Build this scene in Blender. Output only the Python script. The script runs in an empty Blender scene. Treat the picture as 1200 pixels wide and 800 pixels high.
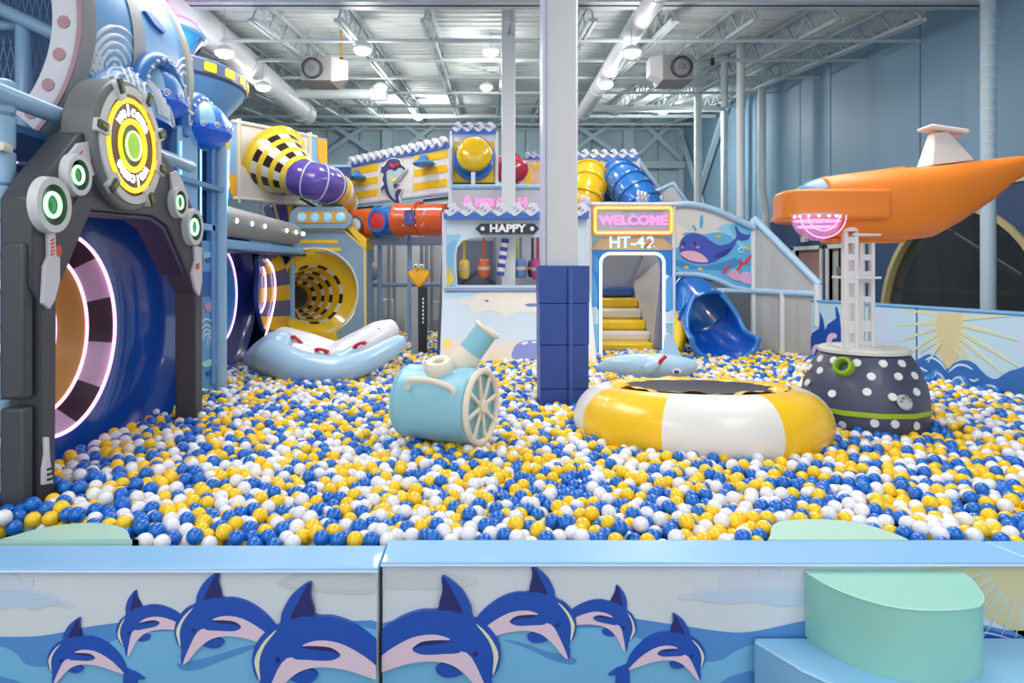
import bpy, bmesh, math, random
from mathutils import Vector, Matrix, noise
from mathutils.geometry import tessellate_polygon
import numpy as np
random.seed(7)
PI = math.pi
SC = bpy.context.scene
COL = SC.collection
# ---------------------------------------------------------------- camera
cd = bpy.data.cameras.new('camera'); cam = bpy.data.objects.new('camera', cd); COL.objects.link(cam)
cam.location = (0, 0, 1.6); cam.rotation_euler = (PI/2, 0, 0)
cd.sensor_width = 36; cd.lens = 24; cd.shift_x = 30/1200; cd.shift_y = -85/1200
cd.clip_start = 0.05; cd.clip_end = 200
SC.camera = cam
# ---------------------------------------------------------------- world and exposure
W = bpy.data.worlds.new('world'); SC.world = W; W.use_nodes = True
W.node_tree.nodes['Background'].inputs[0].default_value = (0.95, 0.975, 1.0, 1)
W.node_tree.nodes['Background'].inputs[1].default_value = 1.3
SC.view_settings.view_transform = 'Standard'; SC.view_settings.look = 'None'
SC.view_settings.gamma = 1; SC.view_settings.use_curve_mapping = False
SC.view_settings.exposure = 0.2
# ---------------------------------------------------------------- large area lights (rows of hall lighting ahead of the girder, out of view)
def area_light(name, loc, sx, sy, power, color=(1, .975, .94), rot=(0, 0, 0)):
    l = bpy.data.lights.new(name, 'AREA'); l.shape = 'RECTANGLE'; l.size = sx; l.size_y = sy
    l.energy = power; l.color = color
    o = bpy.data.objects.new(name, l); COL.objects.link(o); o.location = loc; o.rotation_euler = rot
    return o
area_light('hall_light', (-2.6, 5.6, 4.55), 1.6, 3.2, 125)
area_light('hall_light', (2.6, 5.6, 4.55), 1.6, 3.2, 125)
area_light('hall_light', (-2.6, 0.4, 4.0), 1.6, 3.0, 75)
area_light('hall_light', (2.6, 0.4, 4.0), 1.6, 3.0, 75)

# ---------------------------------------------------------------- materials
MATS = {}
def lin(c):
    return tuple(((x/255)/12.92 if x/255 <= .04045 else ((x/255+.055)/1.055)**2.4) for x in c)
def mat(name, rgb=None, rough=.5, emit=0, metal=0, alpha=1, trans=0, bump=0, bscale=60, vary=0, vscale=3, coat=0, emit_rgb=None, sub=0):
    if name in MATS: return MATS[name]
    m = bpy.data.materials.new(name); m.use_nodes = True; MATS[name] = m
    nt = m.node_tree; b = nt.nodes['Principled BSDF']
    c = (*lin(rgb), 1)
    b.inputs['Base Color'].default_value = c
    b.inputs['Roughness'].default_value = rough; b.inputs['Metallic'].default_value = metal
    b.inputs['Alpha'].default_value = alpha; b.inputs['Transmission Weight'].default_value = trans
    b.inputs['Coat Weight'].default_value = coat
    if emit:
        b.inputs['Emission Color'].default_value = (*lin(emit_rgb or rgb), 1); b.inputs['Emission Strength'].default_value = emit
    if vary:
        tc = nt.nodes.new('ShaderNodeTexCoord'); n = nt.nodes.new('ShaderNodeTexNoise'); n.inputs['Scale'].default_value = vscale
        n.inputs['Detail'].default_value = 4
        mx = nt.nodes.new('ShaderNodeMix'); mx.data_type = 'RGBA'
        mx.inputs[6].default_value = (*[x*(1-vary) for x in c[:3]], 1); mx.inputs[7].default_value = (*[min(1, x*(1+vary)) for x in c[:3]], 1)
        nt.links.new(tc.outputs['Object'], n.inputs['Vector']); nt.links.new(n.outputs['Fac'], mx.inputs[0]); nt.links.new(mx.outputs[2], b.inputs['Base Color'])
    if bump:
        tc = nt.nodes.new('ShaderNodeTexCoord'); n = nt.nodes.new('ShaderNodeTexNoise'); n.inputs['Scale'].default_value = bscale
        bp = nt.nodes.new('ShaderNodeBump'); bp.inputs['Strength'].default_value = bump; bp.inputs['Distance'].default_value = .01
        nt.links.new(tc.outputs['Object'], n.inputs['Vector']); nt.links.new(n.outputs['Fac'], bp.inputs['Height']); nt.links.new(bp.outputs['Normal'], b.inputs['Normal'])
    return m
def M(rgb, rough=.45, **k):                  # material by colour
    return mat('paint_%02x%02x%02x_%d' % (*rgb, int(rough*100)) + ''.join('_%s%s' % (a, str(v).replace(' ', '')) for a, v in k.items()), rgb, rough, **k)
VIN = dict(bump=.25, bscale=14, coat=.15)    # soft vinyl over foam
def G(rgb, s=3.0): return M(rgb, .4, emit=s)

# ---------------------------------------------------------------- mesh building
F_ = 800.0
def P(px, py, D): return Vector(((px-570)/F_*D, D, 1.6-(py-315)/F_*D))
def sx(px, D): return (px-570)/F_*D
def sz(py, D): return 1.6-(py-315)/F_*D
class Frame:
    """a plane in the hall: origin, axes u (right), v (up), n (outwards)"""
    def __init__(s, o, u, v=(0, 0, 1)):
        s.o = Vector(o); s.u = Vector(u).normalized(); v = Vector(v); s.v = (v-s.u*v.dot(s.u)).normalized(); s.n = s.u.cross(s.v).normalized()
    def w(s, u, v, d=0): return s.o+s.u*u+s.v*v+s.n*d
    def uv(s, px, py):                        # where the sight line of a photo point meets the plane
        r = Vector(((px-570)/F_, 1, -(py-315)/F_)); c = Vector((0, 0, 1.6))
        t = (s.o-c).dot(s.n)/r.dot(s.n); p = c+r*t-s.o
        return (p.dot(s.u), p.dot(s.v))
def basis(ax):
    ax = Vector(ax).normalized(); t = Vector((0, 0, 1)) if abs(ax.z) < .9 else Vector((0, 1, 0))
    a = t.cross(ax).normalized(); return a, ax.cross(a).normalized(), ax
def crom(pts, n=6, closed=True):
    """smooth curve through points"""
    out = []; N = len(pts)
    rng = range(N) if closed else range(N-1)
    for i in rng:
        g = (lambda k: pts[k % N]) if closed else (lambda k: pts[max(0, min(N-1, k))])
        p0, p1, p2, p3 = [Vector(g(i+j)) for j in (-1, 0, 1, 2)]
        for j in range(n):
            t = j/n
            out.append(.5*((2*p1)+(p2-p0)*t+(2*p0-5*p1+4*p2-p3)*t*t+(3*p1-p0-3*p2+p3)*t**3))
    if not closed: out.append(Vector(pts[-1]))
    return out
ORG = {}
class MB:
    def __init__(s): s.v = []; s.f = []; s.fm = []; s.mats = []
    def mi(s, m):
        if m not in s.mats: s.mats.append(m)
        return s.mats.index(m)
    def add(s, vs, fs, m):
        b = len(s.v); s.v += [Vector(x) for x in vs]; k = s.mi(m)
        for f in fs: s.f.append([b+i for i in f]); s.fm.append(k)
        return s
    def hexa(s, c, m):                        # 8 corners: bottom loop then top loop
        return s.add(c, [(3, 2, 1, 0), (4, 5, 6, 7), (0, 1, 5, 4), (1, 2, 6, 5), (2, 3, 7, 6), (3, 0, 4, 7)], m)
    def box(s, lo, hi, m):
        x0, y0, z0 = lo; x1, y1, z1 = hi
        return s.hexa([(x0, y0, z0), (x1, y0, z0), (x1, y1, z0), (x0, y1, z0), (x0, y0, z1), (x1, y0, z1), (x1, y1, z1), (x0, y1, z1)], m)
    def fbox(s, fr, u0, u1, v0, v1, d0, d1, m):
        c = [fr.w(u, v, d) for v in (v0, v1) for (u, d) in ((u0, d1), (u1, d1), (u1, d0), (u0, d0))]
        return s.hexa(c, m)
    def bar(s, a, b, w, h, m, up=(0, 0, 1)):  # square bar from a to b
        a = Vector(a); b = Vector(b); ax = (b-a).normalized(); up = Vector(up)
        if abs(ax.dot(up)) > .95: up = Vector((0, 1, 0))
        x = ax.cross(up).normalized()*w/2; y = x.cross(ax).normalized()*h/2
        return s.hexa([a-x-y, a+x-y, a+x+y, a-x+y, b-x-y, b+x-y, b+x+y, b-x+y], m)
    def tube(s, path, r, m, n=12, closed=False, caps=True, sx=1, mfun=None):
        path = [Vector(p) for p in path]; N = len(path)
        rs = r if isinstance(r, (list, tuple)) else [r]*N
        T = []
        for i in range(N):
            a = path[(i-1) % N] if (closed or i > 0) else path[i]; b = path[(i+1) % N] if (closed or i < N-1) else path[i]
            T.append((b-a).normalized())
        x, y, _ = basis(T[0]); vs = []
        for i in range(N):
            x = (x-T[i]*x.dot(T[i])).normalized(); y = T[i].cross(x)
            for j in range(n):
                a = 2*PI*j/n; vs.append(path[i]+(x*math.cos(a)*sx+y*math.sin(a))*rs[i])
        b = len(s.v); s.v += vs
        for i in range(N if closed else N-1):
            for j in range(n):
                i2 = (i+1) % N; j2 = (j+1) % n
                s.f.append([b+i*n+j, b+i*n+j2, b+i2*n+j2, b+i2*n+j]); s.fm.append(s.mi(mfun(i, j) if mfun else m))
        if caps and not closed:
            s.f.append([b+j for j in range(n)][::-1]); s.fm.append(s.mi(m if not mfun else mfun(0, 0)))
            s.f.append([b+(N-1)*n+j for j in range(n)]); s.fm.append(s.mi(m if not mfun else mfun(N-2, 0)))
        return s
    def lathe(s, prof, o, ax, m, n=32, mfun=None, a0=0, a1=2*PI, caps=False, sx=1, sy=1, xdir=None):
        """prof: (radius, height along axis); mfun(ring, seg) picks materials"""
        o = Vector(o); x, y, z = basis(ax)
        if xdir: x = Vector(xdir); x = (x-z*x.dot(z)).normalized(); y = z.cross(x)
        full = abs(a1-a0-2*PI) < 1e-6; nn = n if full else n+1; b = len(s.v)
        for (r, h) in prof:
            for j in range(nn):
                a = a0+(a1-a0)*j/n; s.v.append(o+z*h+(x*math.cos(a)*sx+y*math.sin(a)*sy)*r)
        for i in range(len(prof)-1):
            for j in range(n):
                j2 = (j+1) % nn
                s.f.append([b+i*nn+j, b+i*nn+j2, b+(i+1)*nn+j2, b+(i+1)*nn+j]); s.fm.append(s.mi(mfun(i, j) if mfun else m))
        if caps:
            s.f.append([b+j for j in range(nn)][::-1]); s.fm.append(s.mi(m))
            k = b+(len(prof)-1)*nn; s.f.append([k+j for j in range(nn)]); s.fm.append(s.mi(m))
        return s
    def cyl(s, a, b, r, m, n=20, r2=None):
        a = Vector(a); b = Vector(b); return s.lathe([(r, 0), (r if r2 is None else r2, (b-a).length)], a, b-a, m, n, caps=True)
    def torus(s, o, ax, R, r, m, nu=40, nv=10, mfun=None, a0=0, a1=2*PI):
        x, y, z = basis(ax); o = Vector(o); full = abs(a1-a0-2*PI) < 1e-6
        k = nu if full else nu+1
        return s.tube([o+(x*math.cos(a0+(a1-a0)*i/nu)+y*math.sin(a0+(a1-a0)*i/nu))*R for i in range(k)], r, m, nv, closed=full, mfun=mfun)
    def ball(s, c, r, m, n=16, k=10, mfun=None, ax=(0, 0, 1), xdir=None, t0=-PI/2, t1=PI/2):
        r = r if isinstance(r, (tuple, list)) else (r, r, r); c = Vector(c); b = len(s.v); x, y, z = basis(ax)
        if xdir: x = Vector(xdir); x = (x-z*x.dot(z)).normalized(); y = z.cross(x)
        for i in range(k+1):
            t = t0+(t1-t0)*i/k
            for j in range(n):
                a = 2*PI*j/n; s.v.append(c+x*(math.cos(t)*math.cos(a)*r[0])+y*(math.cos(t)*math.sin(a)*r[1])+z*(math.sin(t)*r[2]))
        for i in range(k):
            for j in range(n):
                j2 = (j+1) % n; s.f.append([b+i*n+j, b+i*n+j2, b+(i+1)*n+j2, b+(i+1)*n+j]); s.fm.append(s.mi(mfun(i, j) if mfun else m))
        return s
    def prism(s, poly, fr, d0, d1, m, side=None, holes=()):
        """flat outline in frame coordinates, given thickness d0..d1"""
        loops = [poly]+list(holes)
        flat = [p for l in loops for p in l]
        tr = tessellate_polygon([[Vector((p[0], p[1], 0)) for p in l] for l in loops])
        n = len(flat); b = len(s.v); k = s.mi(m); k2 = s.mi(side or m)
        s.v += [fr.w(p[0], p[1], d1) for p in flat]+[fr.w(p[0], p[1], d0) for p in flat]
        for t in tr:
            A, B, C_ = [flat[i] for i in t]
            cr = (B[0]-A[0])*(C_[1]-A[1])-(B[1]-A[1])*(C_[0]-A[0])
            t = list(t) if cr > 0 else list(t)[::-1]
            s.f.append([b+i for i in t]); s.fm.append(k); s.f.append([b+n+i for i in t][::-1]); s.fm.append(k)
        st = 0
        for li, l in enumerate(loops):
            L = len(l); ar = sum(l[i][0]*l[(i+1) % L][1]-l[(i+1) % L][0]*l[i][1] for i in range(L))
            for i in range(L):
                a = st+i; c = st+(i+1) % L
                q = [b+a, b+n+a, b+n+c, b+c]
                if (ar < 0) != (li > 0): q = q[::-1]
                s.f.append(q); s.fm.append(k2)
            st += L
        return s
    def build(s, name, parent=None, bev=0, smooth=35, seg=2, sub=0, fixn=True):
        root = parent
        while root is not None and root.parent: root = root.parent
        if root is not None: org = ORG.get(root.name, Vector((0, 0, 0)))
        else:
            lo = [min(v[i] for v in s.v) for i in range(3)]; hi = [max(v[i] for v in s.v) for i in range(3)]
            org = Vector(((lo[0]+hi[0])/2, (lo[1]+hi[1])/2, lo[2]))
        me = bpy.data.meshes.new(name)
        bm = bmesh.new(); bv = [bm.verts.new(v-org) for v in s.v]
        for f, k in zip(s.f, s.fm):
            try: x = bm.faces.new([bv[i] for i in f]); x.material_index = k
            except ValueError: pass
        bmesh.ops.remove_doubles(bm, verts=bm.verts, dist=1e-5)
        if fixn: bmesh.ops.recalc_face_normals(bm, faces=bm.faces)
        bm.to_mesh(me); bm.free()
        for m in s.mats: me.materials.append(m)
        if smooth:
            me.shade_smooth(); me.set_sharp_from_angle(angle=math.radians(smooth))
        o = bpy.data.objects.new(name, me); COL.objects.link(o)
        if parent is not None: o.parent = parent
        else: o.location = org; ORG[o.name] = org
        if bev:
            b = o.modifiers.new('bevel', 'BEVEL'); b.width = bev; b.segments = seg; b.limit_method = 'ANGLE'; b.angle_limit = math.radians(40)
        if sub:
            b = o.modifiers.new('subdivision', 'SUBSURF'); b.levels = sub; b.render_levels = sub
        return o
def tag(o, label=None, cat=None, group=None, kind=None):
    if label: o['label'] = label
    if cat: o['category'] = cat
    if group: o['group'] = group
    if kind: o['kind'] = kind
    return o
def thing(name, label, cat, loc, group=None):
    o = bpy.data.objects.new(name, None); COL.objects.link(o); o.location = loc; o.empty_display_size = .1
    ORG[o.name] = Vector(loc); return tag(o, label, cat, group)
def copy_tree(o, parent=None, **k):
    c = o.copy(); COL.objects.link(c)
    if parent is not None: c.parent = parent
    for ch in list(o.children): copy_tree(ch, c)
    return c
def px(fr, pts): return [fr.uv(*p) for p in pts]
def sm(fr, pts, n=5): return [(v.x, v.y) for v in crom([(*fr.uv(*p), 0) for p in pts], n)]
def circ(u, v, r, n=32, r2=None, a0=0, a1=2*PI):
    return [(u+r*math.cos(a0+(a1-a0)*i/n), v+(r2 or r)*math.sin(a0+(a1-a0)*i/n)) for i in range(n if abs(a1-a0-2*PI) < 1e-6 else n+1)]
def rrect(u0, v0, u1, v1, r, n=5):
    out = []
    for (cx, cy, a) in ((u1-r, v1-r, 0), (u0+r, v1-r, PI/2), (u0+r, v0+r, PI), (u1-r, v0+r, 1.5*PI)):
        out += [(cx+r*math.cos(a+PI/2*i/n), cy+r*math.sin(a+PI/2*i/n)) for i in range(n+1)]
    return out
def lettering(txt, fr, u, v, size, depth, m, d0=0, sxx=1.0, name='lettering', parent=None, rot=0, bold=0, offset=0, outline=None):
    c = bpy.data.curves.new(name, 'FONT'); c.body = txt; c.size = size; c.extrude = 0 if outline else depth/2; c.align_x = 'CENTER'; c.align_y = 'CENTER'; c.offset = offset
    if outline: c.fill_mode = 'NONE'; c.bevel_depth = outline; c.bevel_resolution = 1
    c.resolution_u = 4
    t = bpy.data.objects.new(name, c); COL.objects.link(t)
    bpy.context.view_layer.update()
    me = bpy.data.meshes.new_from_object(t.evaluated_get(bpy.context.evaluated_depsgraph_get()))
    root = parent
    while root is not None and root.parent: root = root.parent
    org = ORG.get(root.name, Vector((0, 0, 0))) if root is not None else Vector((0, 0, 0))
    ca, sa = math.cos(rot), math.sin(rot)
    for vv in me.vertices:
        x, y, z = vv.co.x*sxx, vv.co.y, vv.co.z
        vv.co = fr.w(u+x*ca-y*sa, v+x*sa+y*ca, d0+depth/2+z)-org
    bpy.data.objects.remove(t); bpy.data.curves.remove(c)
    me.materials.clear(); me.materials.append(m); me.name = name
    o = bpy.data.objects.new(name, me); COL.objects.link(o); o.parent = parent
    return o
FX = Frame((0, 0, 0), (1, 0, 0))              # faces the camera; n = (0,-1,0)
def fy(D): return Frame((0, D, 0), (1, 0, 0))
def fxp(X): return Frame((X, 0, 0), (0, 1, 0))  # faces +X
# ================================================================ colours
WHITE = M((232, 232, 234), .4); PIPEW = M((214, 222, 224), .45); WALLP = M((186, 212, 222), .6); WALLR = M((128, 164, 188), .55)  # one wall paint: WALLP lightened, WALLR darkened, to put uneven light into colour
DECK = M((222, 230, 228), .6); STEEL = M((190, 202, 206), .5); DARK = M((38, 40, 46), .5); GREY = M((128, 132, 136), .5)
LBLUE = M((132, 182, 224), .4); PIPEB = M((150, 188, 220), .35, **VIN); BLUE = M((28, 92, 188), .3); NAVY = M((34, 52, 112), .4)
YEL = M((250, 204, 30), .35); CREAM = M((236, 228, 208), .5); ORANGE = M((236, 128, 30), .45); RED = M((200, 40, 48), .4)
BLACK = M((20, 20, 24), .5); SLIDEB = M((12, 84, 190), .22, coat=.5)
# ================================================================ setting
def roofz(D): return 5.15+.1*(D-9.5) if D > 8 else 5.0
def struct(o): o['kind'] = 'structure'; return o
X0, X1, YB, YF = -9.0, 6.0, 21.0, -4.0
b = MB(); b.box((X0-.2, YF, -.1), (9.5, YB+.3, 0), M((120, 124, 130), .6, vary=.1)); struct(b.build('floor', bev=0))
# corrugated roof deck, ribs running across the hall
b = MB(); prof = []; y = YF
while y < YB:
    for dy, dz in ((0, 0), (.10, 0), (.13, -.05), (.21, -.05), (.24, 0)):
        prof.append((y+dy, roofz(y+dy)+dz))
    y += .24
n = len(prof)
for (x, up) in ((X0, 0), (X1+.1, 0)): b.v += [Vector((x, p[0], p[1])) for p in prof]
k = b.mi(DECK)
for i in range(n-1): b.f.append([i, i+1, n+i+1, n+i]); b.fm.append(k)
b.box((X0, YF, 7.2), (X1+.2, YB+.2, 7.3), DECK)
struct(b.build('ceiling', smooth=0, fixn=False))
# back wall with cladding panels
wb = MB(); wb.box((X0, YB+.06, 0), (X1+.2, YB+.2, 7.2), WALLP); wb = struct(wb.build('wall_back'))
x = X0
while x < X1-.05:
    m_ = MB(); m_.box((x+.012, YB, 0), (min(x+1.02, X1)-.012, YB+.06, 6.25), WALLP); m_.build('wall_panel', wb, bev=.01, seg=1); x += 1.02
wl = MB(); wl.box((X0-.15, YF, 0), (X0, YB+.1, 7.2), WALLP); struct(wl.build('wall_left'))
# right wall: upper cladding panels over a navy painted band with an arched opening
def arc_open(c, cz, r, z0, n=28):
    a = math.asin((z0-cz)/r); return [(c+r*math.cos(a+(PI-2*a)*i/n), cz+r*math.sin(a+(PI-2*a)*i/n)) for i in range(n+1)]
AR = arc_open(8.75, .8, 1.62, .4)
fr = fxp(X1-0.0); NAVW = M((46, 74, 116), .5)
frn = Frame((X1, 0, 0), (0, -1, 0))           # faces -X : u = -Y
def nv(p): return [(-q[0], q[1]) for q in p]
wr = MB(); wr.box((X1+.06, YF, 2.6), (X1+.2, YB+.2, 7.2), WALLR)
D1, D2 = (12.25, 13.25), (11.05, 11.95)
outer = [(YF, 0), (YB, 0), (YB, 2.6), (YF, 2.6)]
holes = [AR, [(D1[0], .02), (D1[1], .02), (D1[1], 1.95), (D1[0], 1.95)], [(D2[0], .02), (D2[1], .02), (D2[1], 1.95), (D2[0], 1.95)]]
wr.prism(nv(outer), frn, -.2, 0, NAVW, holes=[nv(h) for h in holes])
wr = struct(wr.build('wall_right', smooth=0))
ys = [YF, -1.5, 1, 3.2, 5.3, 7.4, 9.45, 11.9, 13.05, 15.2, 17.2, 19.2, YB]
for a, c in zip(ys, ys[1:]):
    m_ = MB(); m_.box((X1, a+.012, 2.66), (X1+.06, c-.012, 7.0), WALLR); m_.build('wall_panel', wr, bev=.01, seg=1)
m_ = MB(); m_.box((X1-.03, YF, 2.58), (X1+.02, YB, 2.67), M((206, 198, 168), .5)); struct(m_.build('trim_1'))
# room seen through the arched window
rm = MB(); TAN = M((92, 76, 66), .7)
rm.box((9.3, 4, 0), (9.4, 14, 3.4), TAN); rm.box((6.2, 14, 0), (9.4, 14.1, 3.4), TAN); rm.box((6.2, 4, 0), (9.4, 4.1, 3.4), TAN); rm.box((6.2, 4, 3.3), (9.4, 14.1, 3.4), M((60, 66, 74), .7))
struct(rm.build('wall_far'))
wd = MB()
ring = arc_open(8.75, .8, 1.62, .4); ri = arc_open(8.75, .8, 1.54, .4)
wd.prism(nv(ring+ri[::-1]), frn, -.22, .03, M((196, 182, 130), .5))
wd = struct(wd.build('window_1', smooth=30))
g = MB(); g.prism(nv(arc_open(8.75, .8, 1.54, .4)), frn, -.08, -.06, mat('dark_glass', (52, 58, 62), .06, alpha=.5)); g.build('pane', wd)
for z in (1.28,): g = MB(); g.box((X1+.1, 7.3, z), (X1+.16, 10.2, z+.05), M((110, 100, 84), .5)); g.build('glazing_bar', wd)
for y in (9.62, 8.95, 8.3, 7.75): g = MB(); g.box((X1+.1, y, .5), (X1+.14, y+.035, 2.1), M((90, 84, 76), .5)); g.build('glazing_bar', wd)
area_light('back_room_light', (7.8, 9.5, 3.2), 1.2, 3, 45, (1, .9, .75))
t = MB(); t.box((9.2, 10.5, 1.15), (9.29, 12.9, 2.15), M((18, 26, 52), .2)); tag(t.build('wall_screen', bev=.01), 'dark flat screen on the wall behind the arched dark glass', 'screen')
t = MB(); t.cyl((6.9, 12.2, 3.1), (6.9, 7.6, .9), .06, M((44, 66, 84), .4))
for k in range(6):
    y = 11.6-k*.75; z = 3.1-(12.2-y)/4.6*2.2; t.tube([(6.9, y, z), (6.88, y+.03, z-.18), (6.88, y-.14, z-.2)], .02, DARK, 6)
tag(t.build('stair_rail'), 'dark sloping handrail pipe seen through the arched window', 'handrail')
# doors
for i, (D, leaf) in enumerate(((D1, (176, 132, 126)), (D2, (206, 208, 200)))):
    fm = MB(); T = M((226, 226, 222), .5)
    fm.box((X1-.03, D[0]-.08, 0), (X1+.12, D[0], 2.03), T); fm.box((X1-.03, D[1], 0), (X1+.12, D[1]+.08, 2.03), T); fm.box((X1-.03, D[0]-.08, 1.95), (X1+.12, D[1]+.08, 2.03), T)
    dr = struct(fm.build('door_%d' % (i+1), bev=.008, seg=1))
    l = MB(); l.box((X1+.06, D[0], .02), (X1+.1, D[1], 1.95), M(leaf, .5)); l.build('door_leaf', dr)
    if i == 0: l = MB(); l.box((X1+.05, D[0]+.62, 1.1), (X1+.065, D[0]+.86, 1.6), M((30, 20, 20), .2)); l.build('vision_pane', dr)
    else:
        l = MB(); l.box((X1+.03, D[1]-.28, .02), (X1+.06, D[1]-.25, 1.95), BLACK)
        l.build('door_edge', dr)
        l = MB(); l.box((X1+.02, D[1]-.3, 1.5), (X1+.06, D[1]-.2, 1.64), GREY); l.build('hinge', dr)
t = MB(); t.box((X1-.09, 12.7, 2.1), (X1, 12.86, 2.3), WHITE); t.ball((X1-.09, 12.78, 2.26), (.06, .07, .06), RED, 12, 6)
tag(t.build('fire_alarm', bev=.01), 'small red and white fire alarm above the pinkish door', 'alarm')
# ---------------------------------------------------------------- steelwork
ORD = ('first second third fourth fifth sixth seventh eighth ninth tenth eleventh twelfth thirteenth fourteenth').split()
colx = [sx(p, YB) for p in (170, 256, 370, 455, 532, 650, 735, 799)]
for p, x in zip((170, 256, 370, 455, 532, 650, 735, 799), colx):
    b = MB(); b.box((x-.16, YB-.22, 0), (x+.16, YB-.18, 6.3), WALLP); b.box((x-.16, YB-.04, 0), (x+.16, YB, 6.3), WALLP); b.box((x-.03, YB-.2, 0), (x+.03, YB-.02, 6.3), WALLP)
    tag(b.build('steel_column'), 'pale blue steel column against the back wall, %s counting from the left' % ORD[colx.index(x)], 'column', 'steel columns along the back wall')
for i in (0, 2, 3, 5, 6):
    a, c = colx[i], colx[i+1]
    z0, z1 = 4.9, 6.3
    if i in (0,): z0, z1 = 4.7, 6.2
    t = thing('wall_bracing', 'crossed pale blue braces on the back wall, %s pair from the left' % ORD[(0, 2, 3, 5, 6).index(i)], 'bracing', ((a+c)/2, YB-.3, z0), 'crossed braces high on the back wall')
    for (p, q) in (((a+.1, z0), (c-.1, z1)), ((a+.1, z1), (c-.1, z0))):
        m_ = MB(); m_.bar((p[0], YB-.3, p[1]), (q[0], YB-.3, q[1]), .14, .12, WALLP); m_.build('brace', t)
    m_ = MB(); m_.bar((a, YB-.28, z0-.15), (c, YB-.28, z0-.15), .16, .2, WALLP); m_.build('strut', t)
    m_ = MB(); m_.box(((a+c)/2-.13, YB-.38, (z0+z1)/2-.1), ((a+c)/2+.13, YB-.36, (z0+z1)/2+.1), WALLP); m_.build('gusset', t)
# braces on the right wall near the far corner
t = thing('wall_bracing', 'tall narrow crossed braces on the right wall by the far corner', 'bracing', (X1-.2, 18.5, 3.0))
for (p, q) in (((20.6, 5.6), (17.6, 2.2)), ((20.6, 2.2), (16.4, 5.9))):
    m_ = MB(); m_.bar((X1-.12, p[0], p[1]), (X1-.12, q[0], q[1]), .12, .12, WALLP); m_.build('brace', t)
# girder across the hall
b = MB(); gz = 4.77
b.box((X0, 8.1, gz), (X1, 8.36, gz+.05), STEEL); b.box((X0, 8.21, gz), (X1, 8.25, 5.0), M((120, 150, 180), .5)); b.box((X0, 8.1, 4.95), (X1, 8.36, 5.0), STEEL)
tag(b.build('roof_girder'), 'long steel roof girder crossing the top of the picture', 'girder')
# open web joists
for i, x in enumerate([-8, -6.9, -5.8, -4.8, -3.85, -2.85, -1.8, -.75, .3, 1.3, 2.3, 3.3, 4.3, 5.3]):
    y0, y1 = 8.3, YB-.1
    w = lambda y, d: (x, y, roofz(y)-d)
    t = thing('roof_joist', 'pale open web steel roof joist running away, %s from the left' % ORD[i], 'joist', (x, y0, roofz(y0)-.4), 'open web roof joists')
    for nm, d in (('top_chord', .09), ('bottom_chord', .4)):
        m_ = MB()
        for s in (-.035, .035): m_.bar((x+s, y0, roofz(y0)-d), (x+s, y1, roofz(y1)-d), .04, .045, STEEL)
        m_.build(nm, t)
    m_ = MB(); y = y0; up = False
    while y < y1-.3:
        m_.bar(w(y, .4 if not up else .1), w(y+.3, .1 if not up else .4), .022, .022, STEEL); y += .3; up = not up
    o = m_.build('web', t)
# purlins / bridging lines across
for iy, y in enumerate((9.3, 10.6, 12.1, 13.8, 15.8, 17.6, 19.4, 20.7)):
    r_ = .028 if y < 17 else .05
    b = MB(); b.cyl((X0, y, roofz(y)-.42), (X1-.1, y, roofz(y)-.42), r_, STEEL, 8)
    tag(b.build('bridging_rod'), 'thin pale pipe crossing below the roof joists, %s counting from the girder' % ORD[iy], 'pipe', 'thin pipes crossing under the roof')
for ib, (xa, ya, xb, yb) in enumerate(((-2.85, 9.3, -3.85, 10.6), (-1.8, 9.3, -.75, 10.6), (-.75, 9.3, .3, 10.6), (1.3, 9.3, 2.3, 10.6), (3.3, 9.3, 4.3, 10.6), (-4.8, 10.6, -2.85, 12.1), (-.75, 12.1, .3, 13.8), (3.3, 12.1, 4.3, 13.8), (-1.8, 12.1, -2.85, 13.8), (1.3, 12.1, 2.3, 13.8))):
    b = MB(); b.bar((xa, ya, roofz(ya)-.4), (xb, yb, roofz(yb)-.12), .035, .035, STEEL)
    tag(b.build('sway_brace'), 'slim diagonal brace tying roof joists %s at %s' % (('in the row nearest the girder', 'in the middle row', 'in the rear row')[0 if ya < 10 else 1 if ya < 12 else 2], 'far left,left,left of centre,right of centre,right,left end,mid left,far right,lower left,lower right'.split(',')[ib]), 'bracing', 'slim diagonal braces between roof joists')
b = MB(); b.box((X0, 20.4, 5.95), (X1, 20.55, 6.15), WALLP); tag(b.build('eaves_beam'), 'long pale beam along the top of the back wall', 'beam')
# ---------------------------------------------------------------- ducts
DU = M((224, 228, 232), .5, bump=.1, bscale=5)
def duct(name, a, c, r, label, collar=True):
    a = Vector(a); c = Vector(c); t = thing(name, label, 'duct', (a+c)/2-Vector((0, 0, r)))
    m_ = MB(); m_.cyl(a, c, r, DU, 32); m_.build('duct_tube', t)
    d = (c-a).normalized(); L = (c-a).length; k = 1.2
    while k < L: m_ = MB(); m_.torus(a+d*k, d, r, .008, DU, 32, 6); m_.build('seam', t); k += 1.4
    m_ = MB(); m_.cyl(c-d*.05, c+d*.35, r*1.12, M((206, 210, 212), .5), 32); m_.cyl(c+d*.35, c+d*.36, r*.8, GREY, 24); m_.build('end_collar', t)
    for k in (1.6, 4.2):
        if k < L:
            m_ = MB(); p = a+d*k; m_.cyl(p+Vector((0, 0, r)), (p.x, p.y, roofz(p.y)), .006, STEEL, 6); m_.build('hanger', t)
duct('air_duct', (-3.78, 5.2, 4.83), (-3.78, 13.9, 4.83), .21, 'thick pale round air duct hanging at upper left')
duct('air_duct', (1.97, 5.2, 4.78), (1.97, 13.9, 4.78), .135, 'slimmer pale round air duct right of the big pillar')
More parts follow.
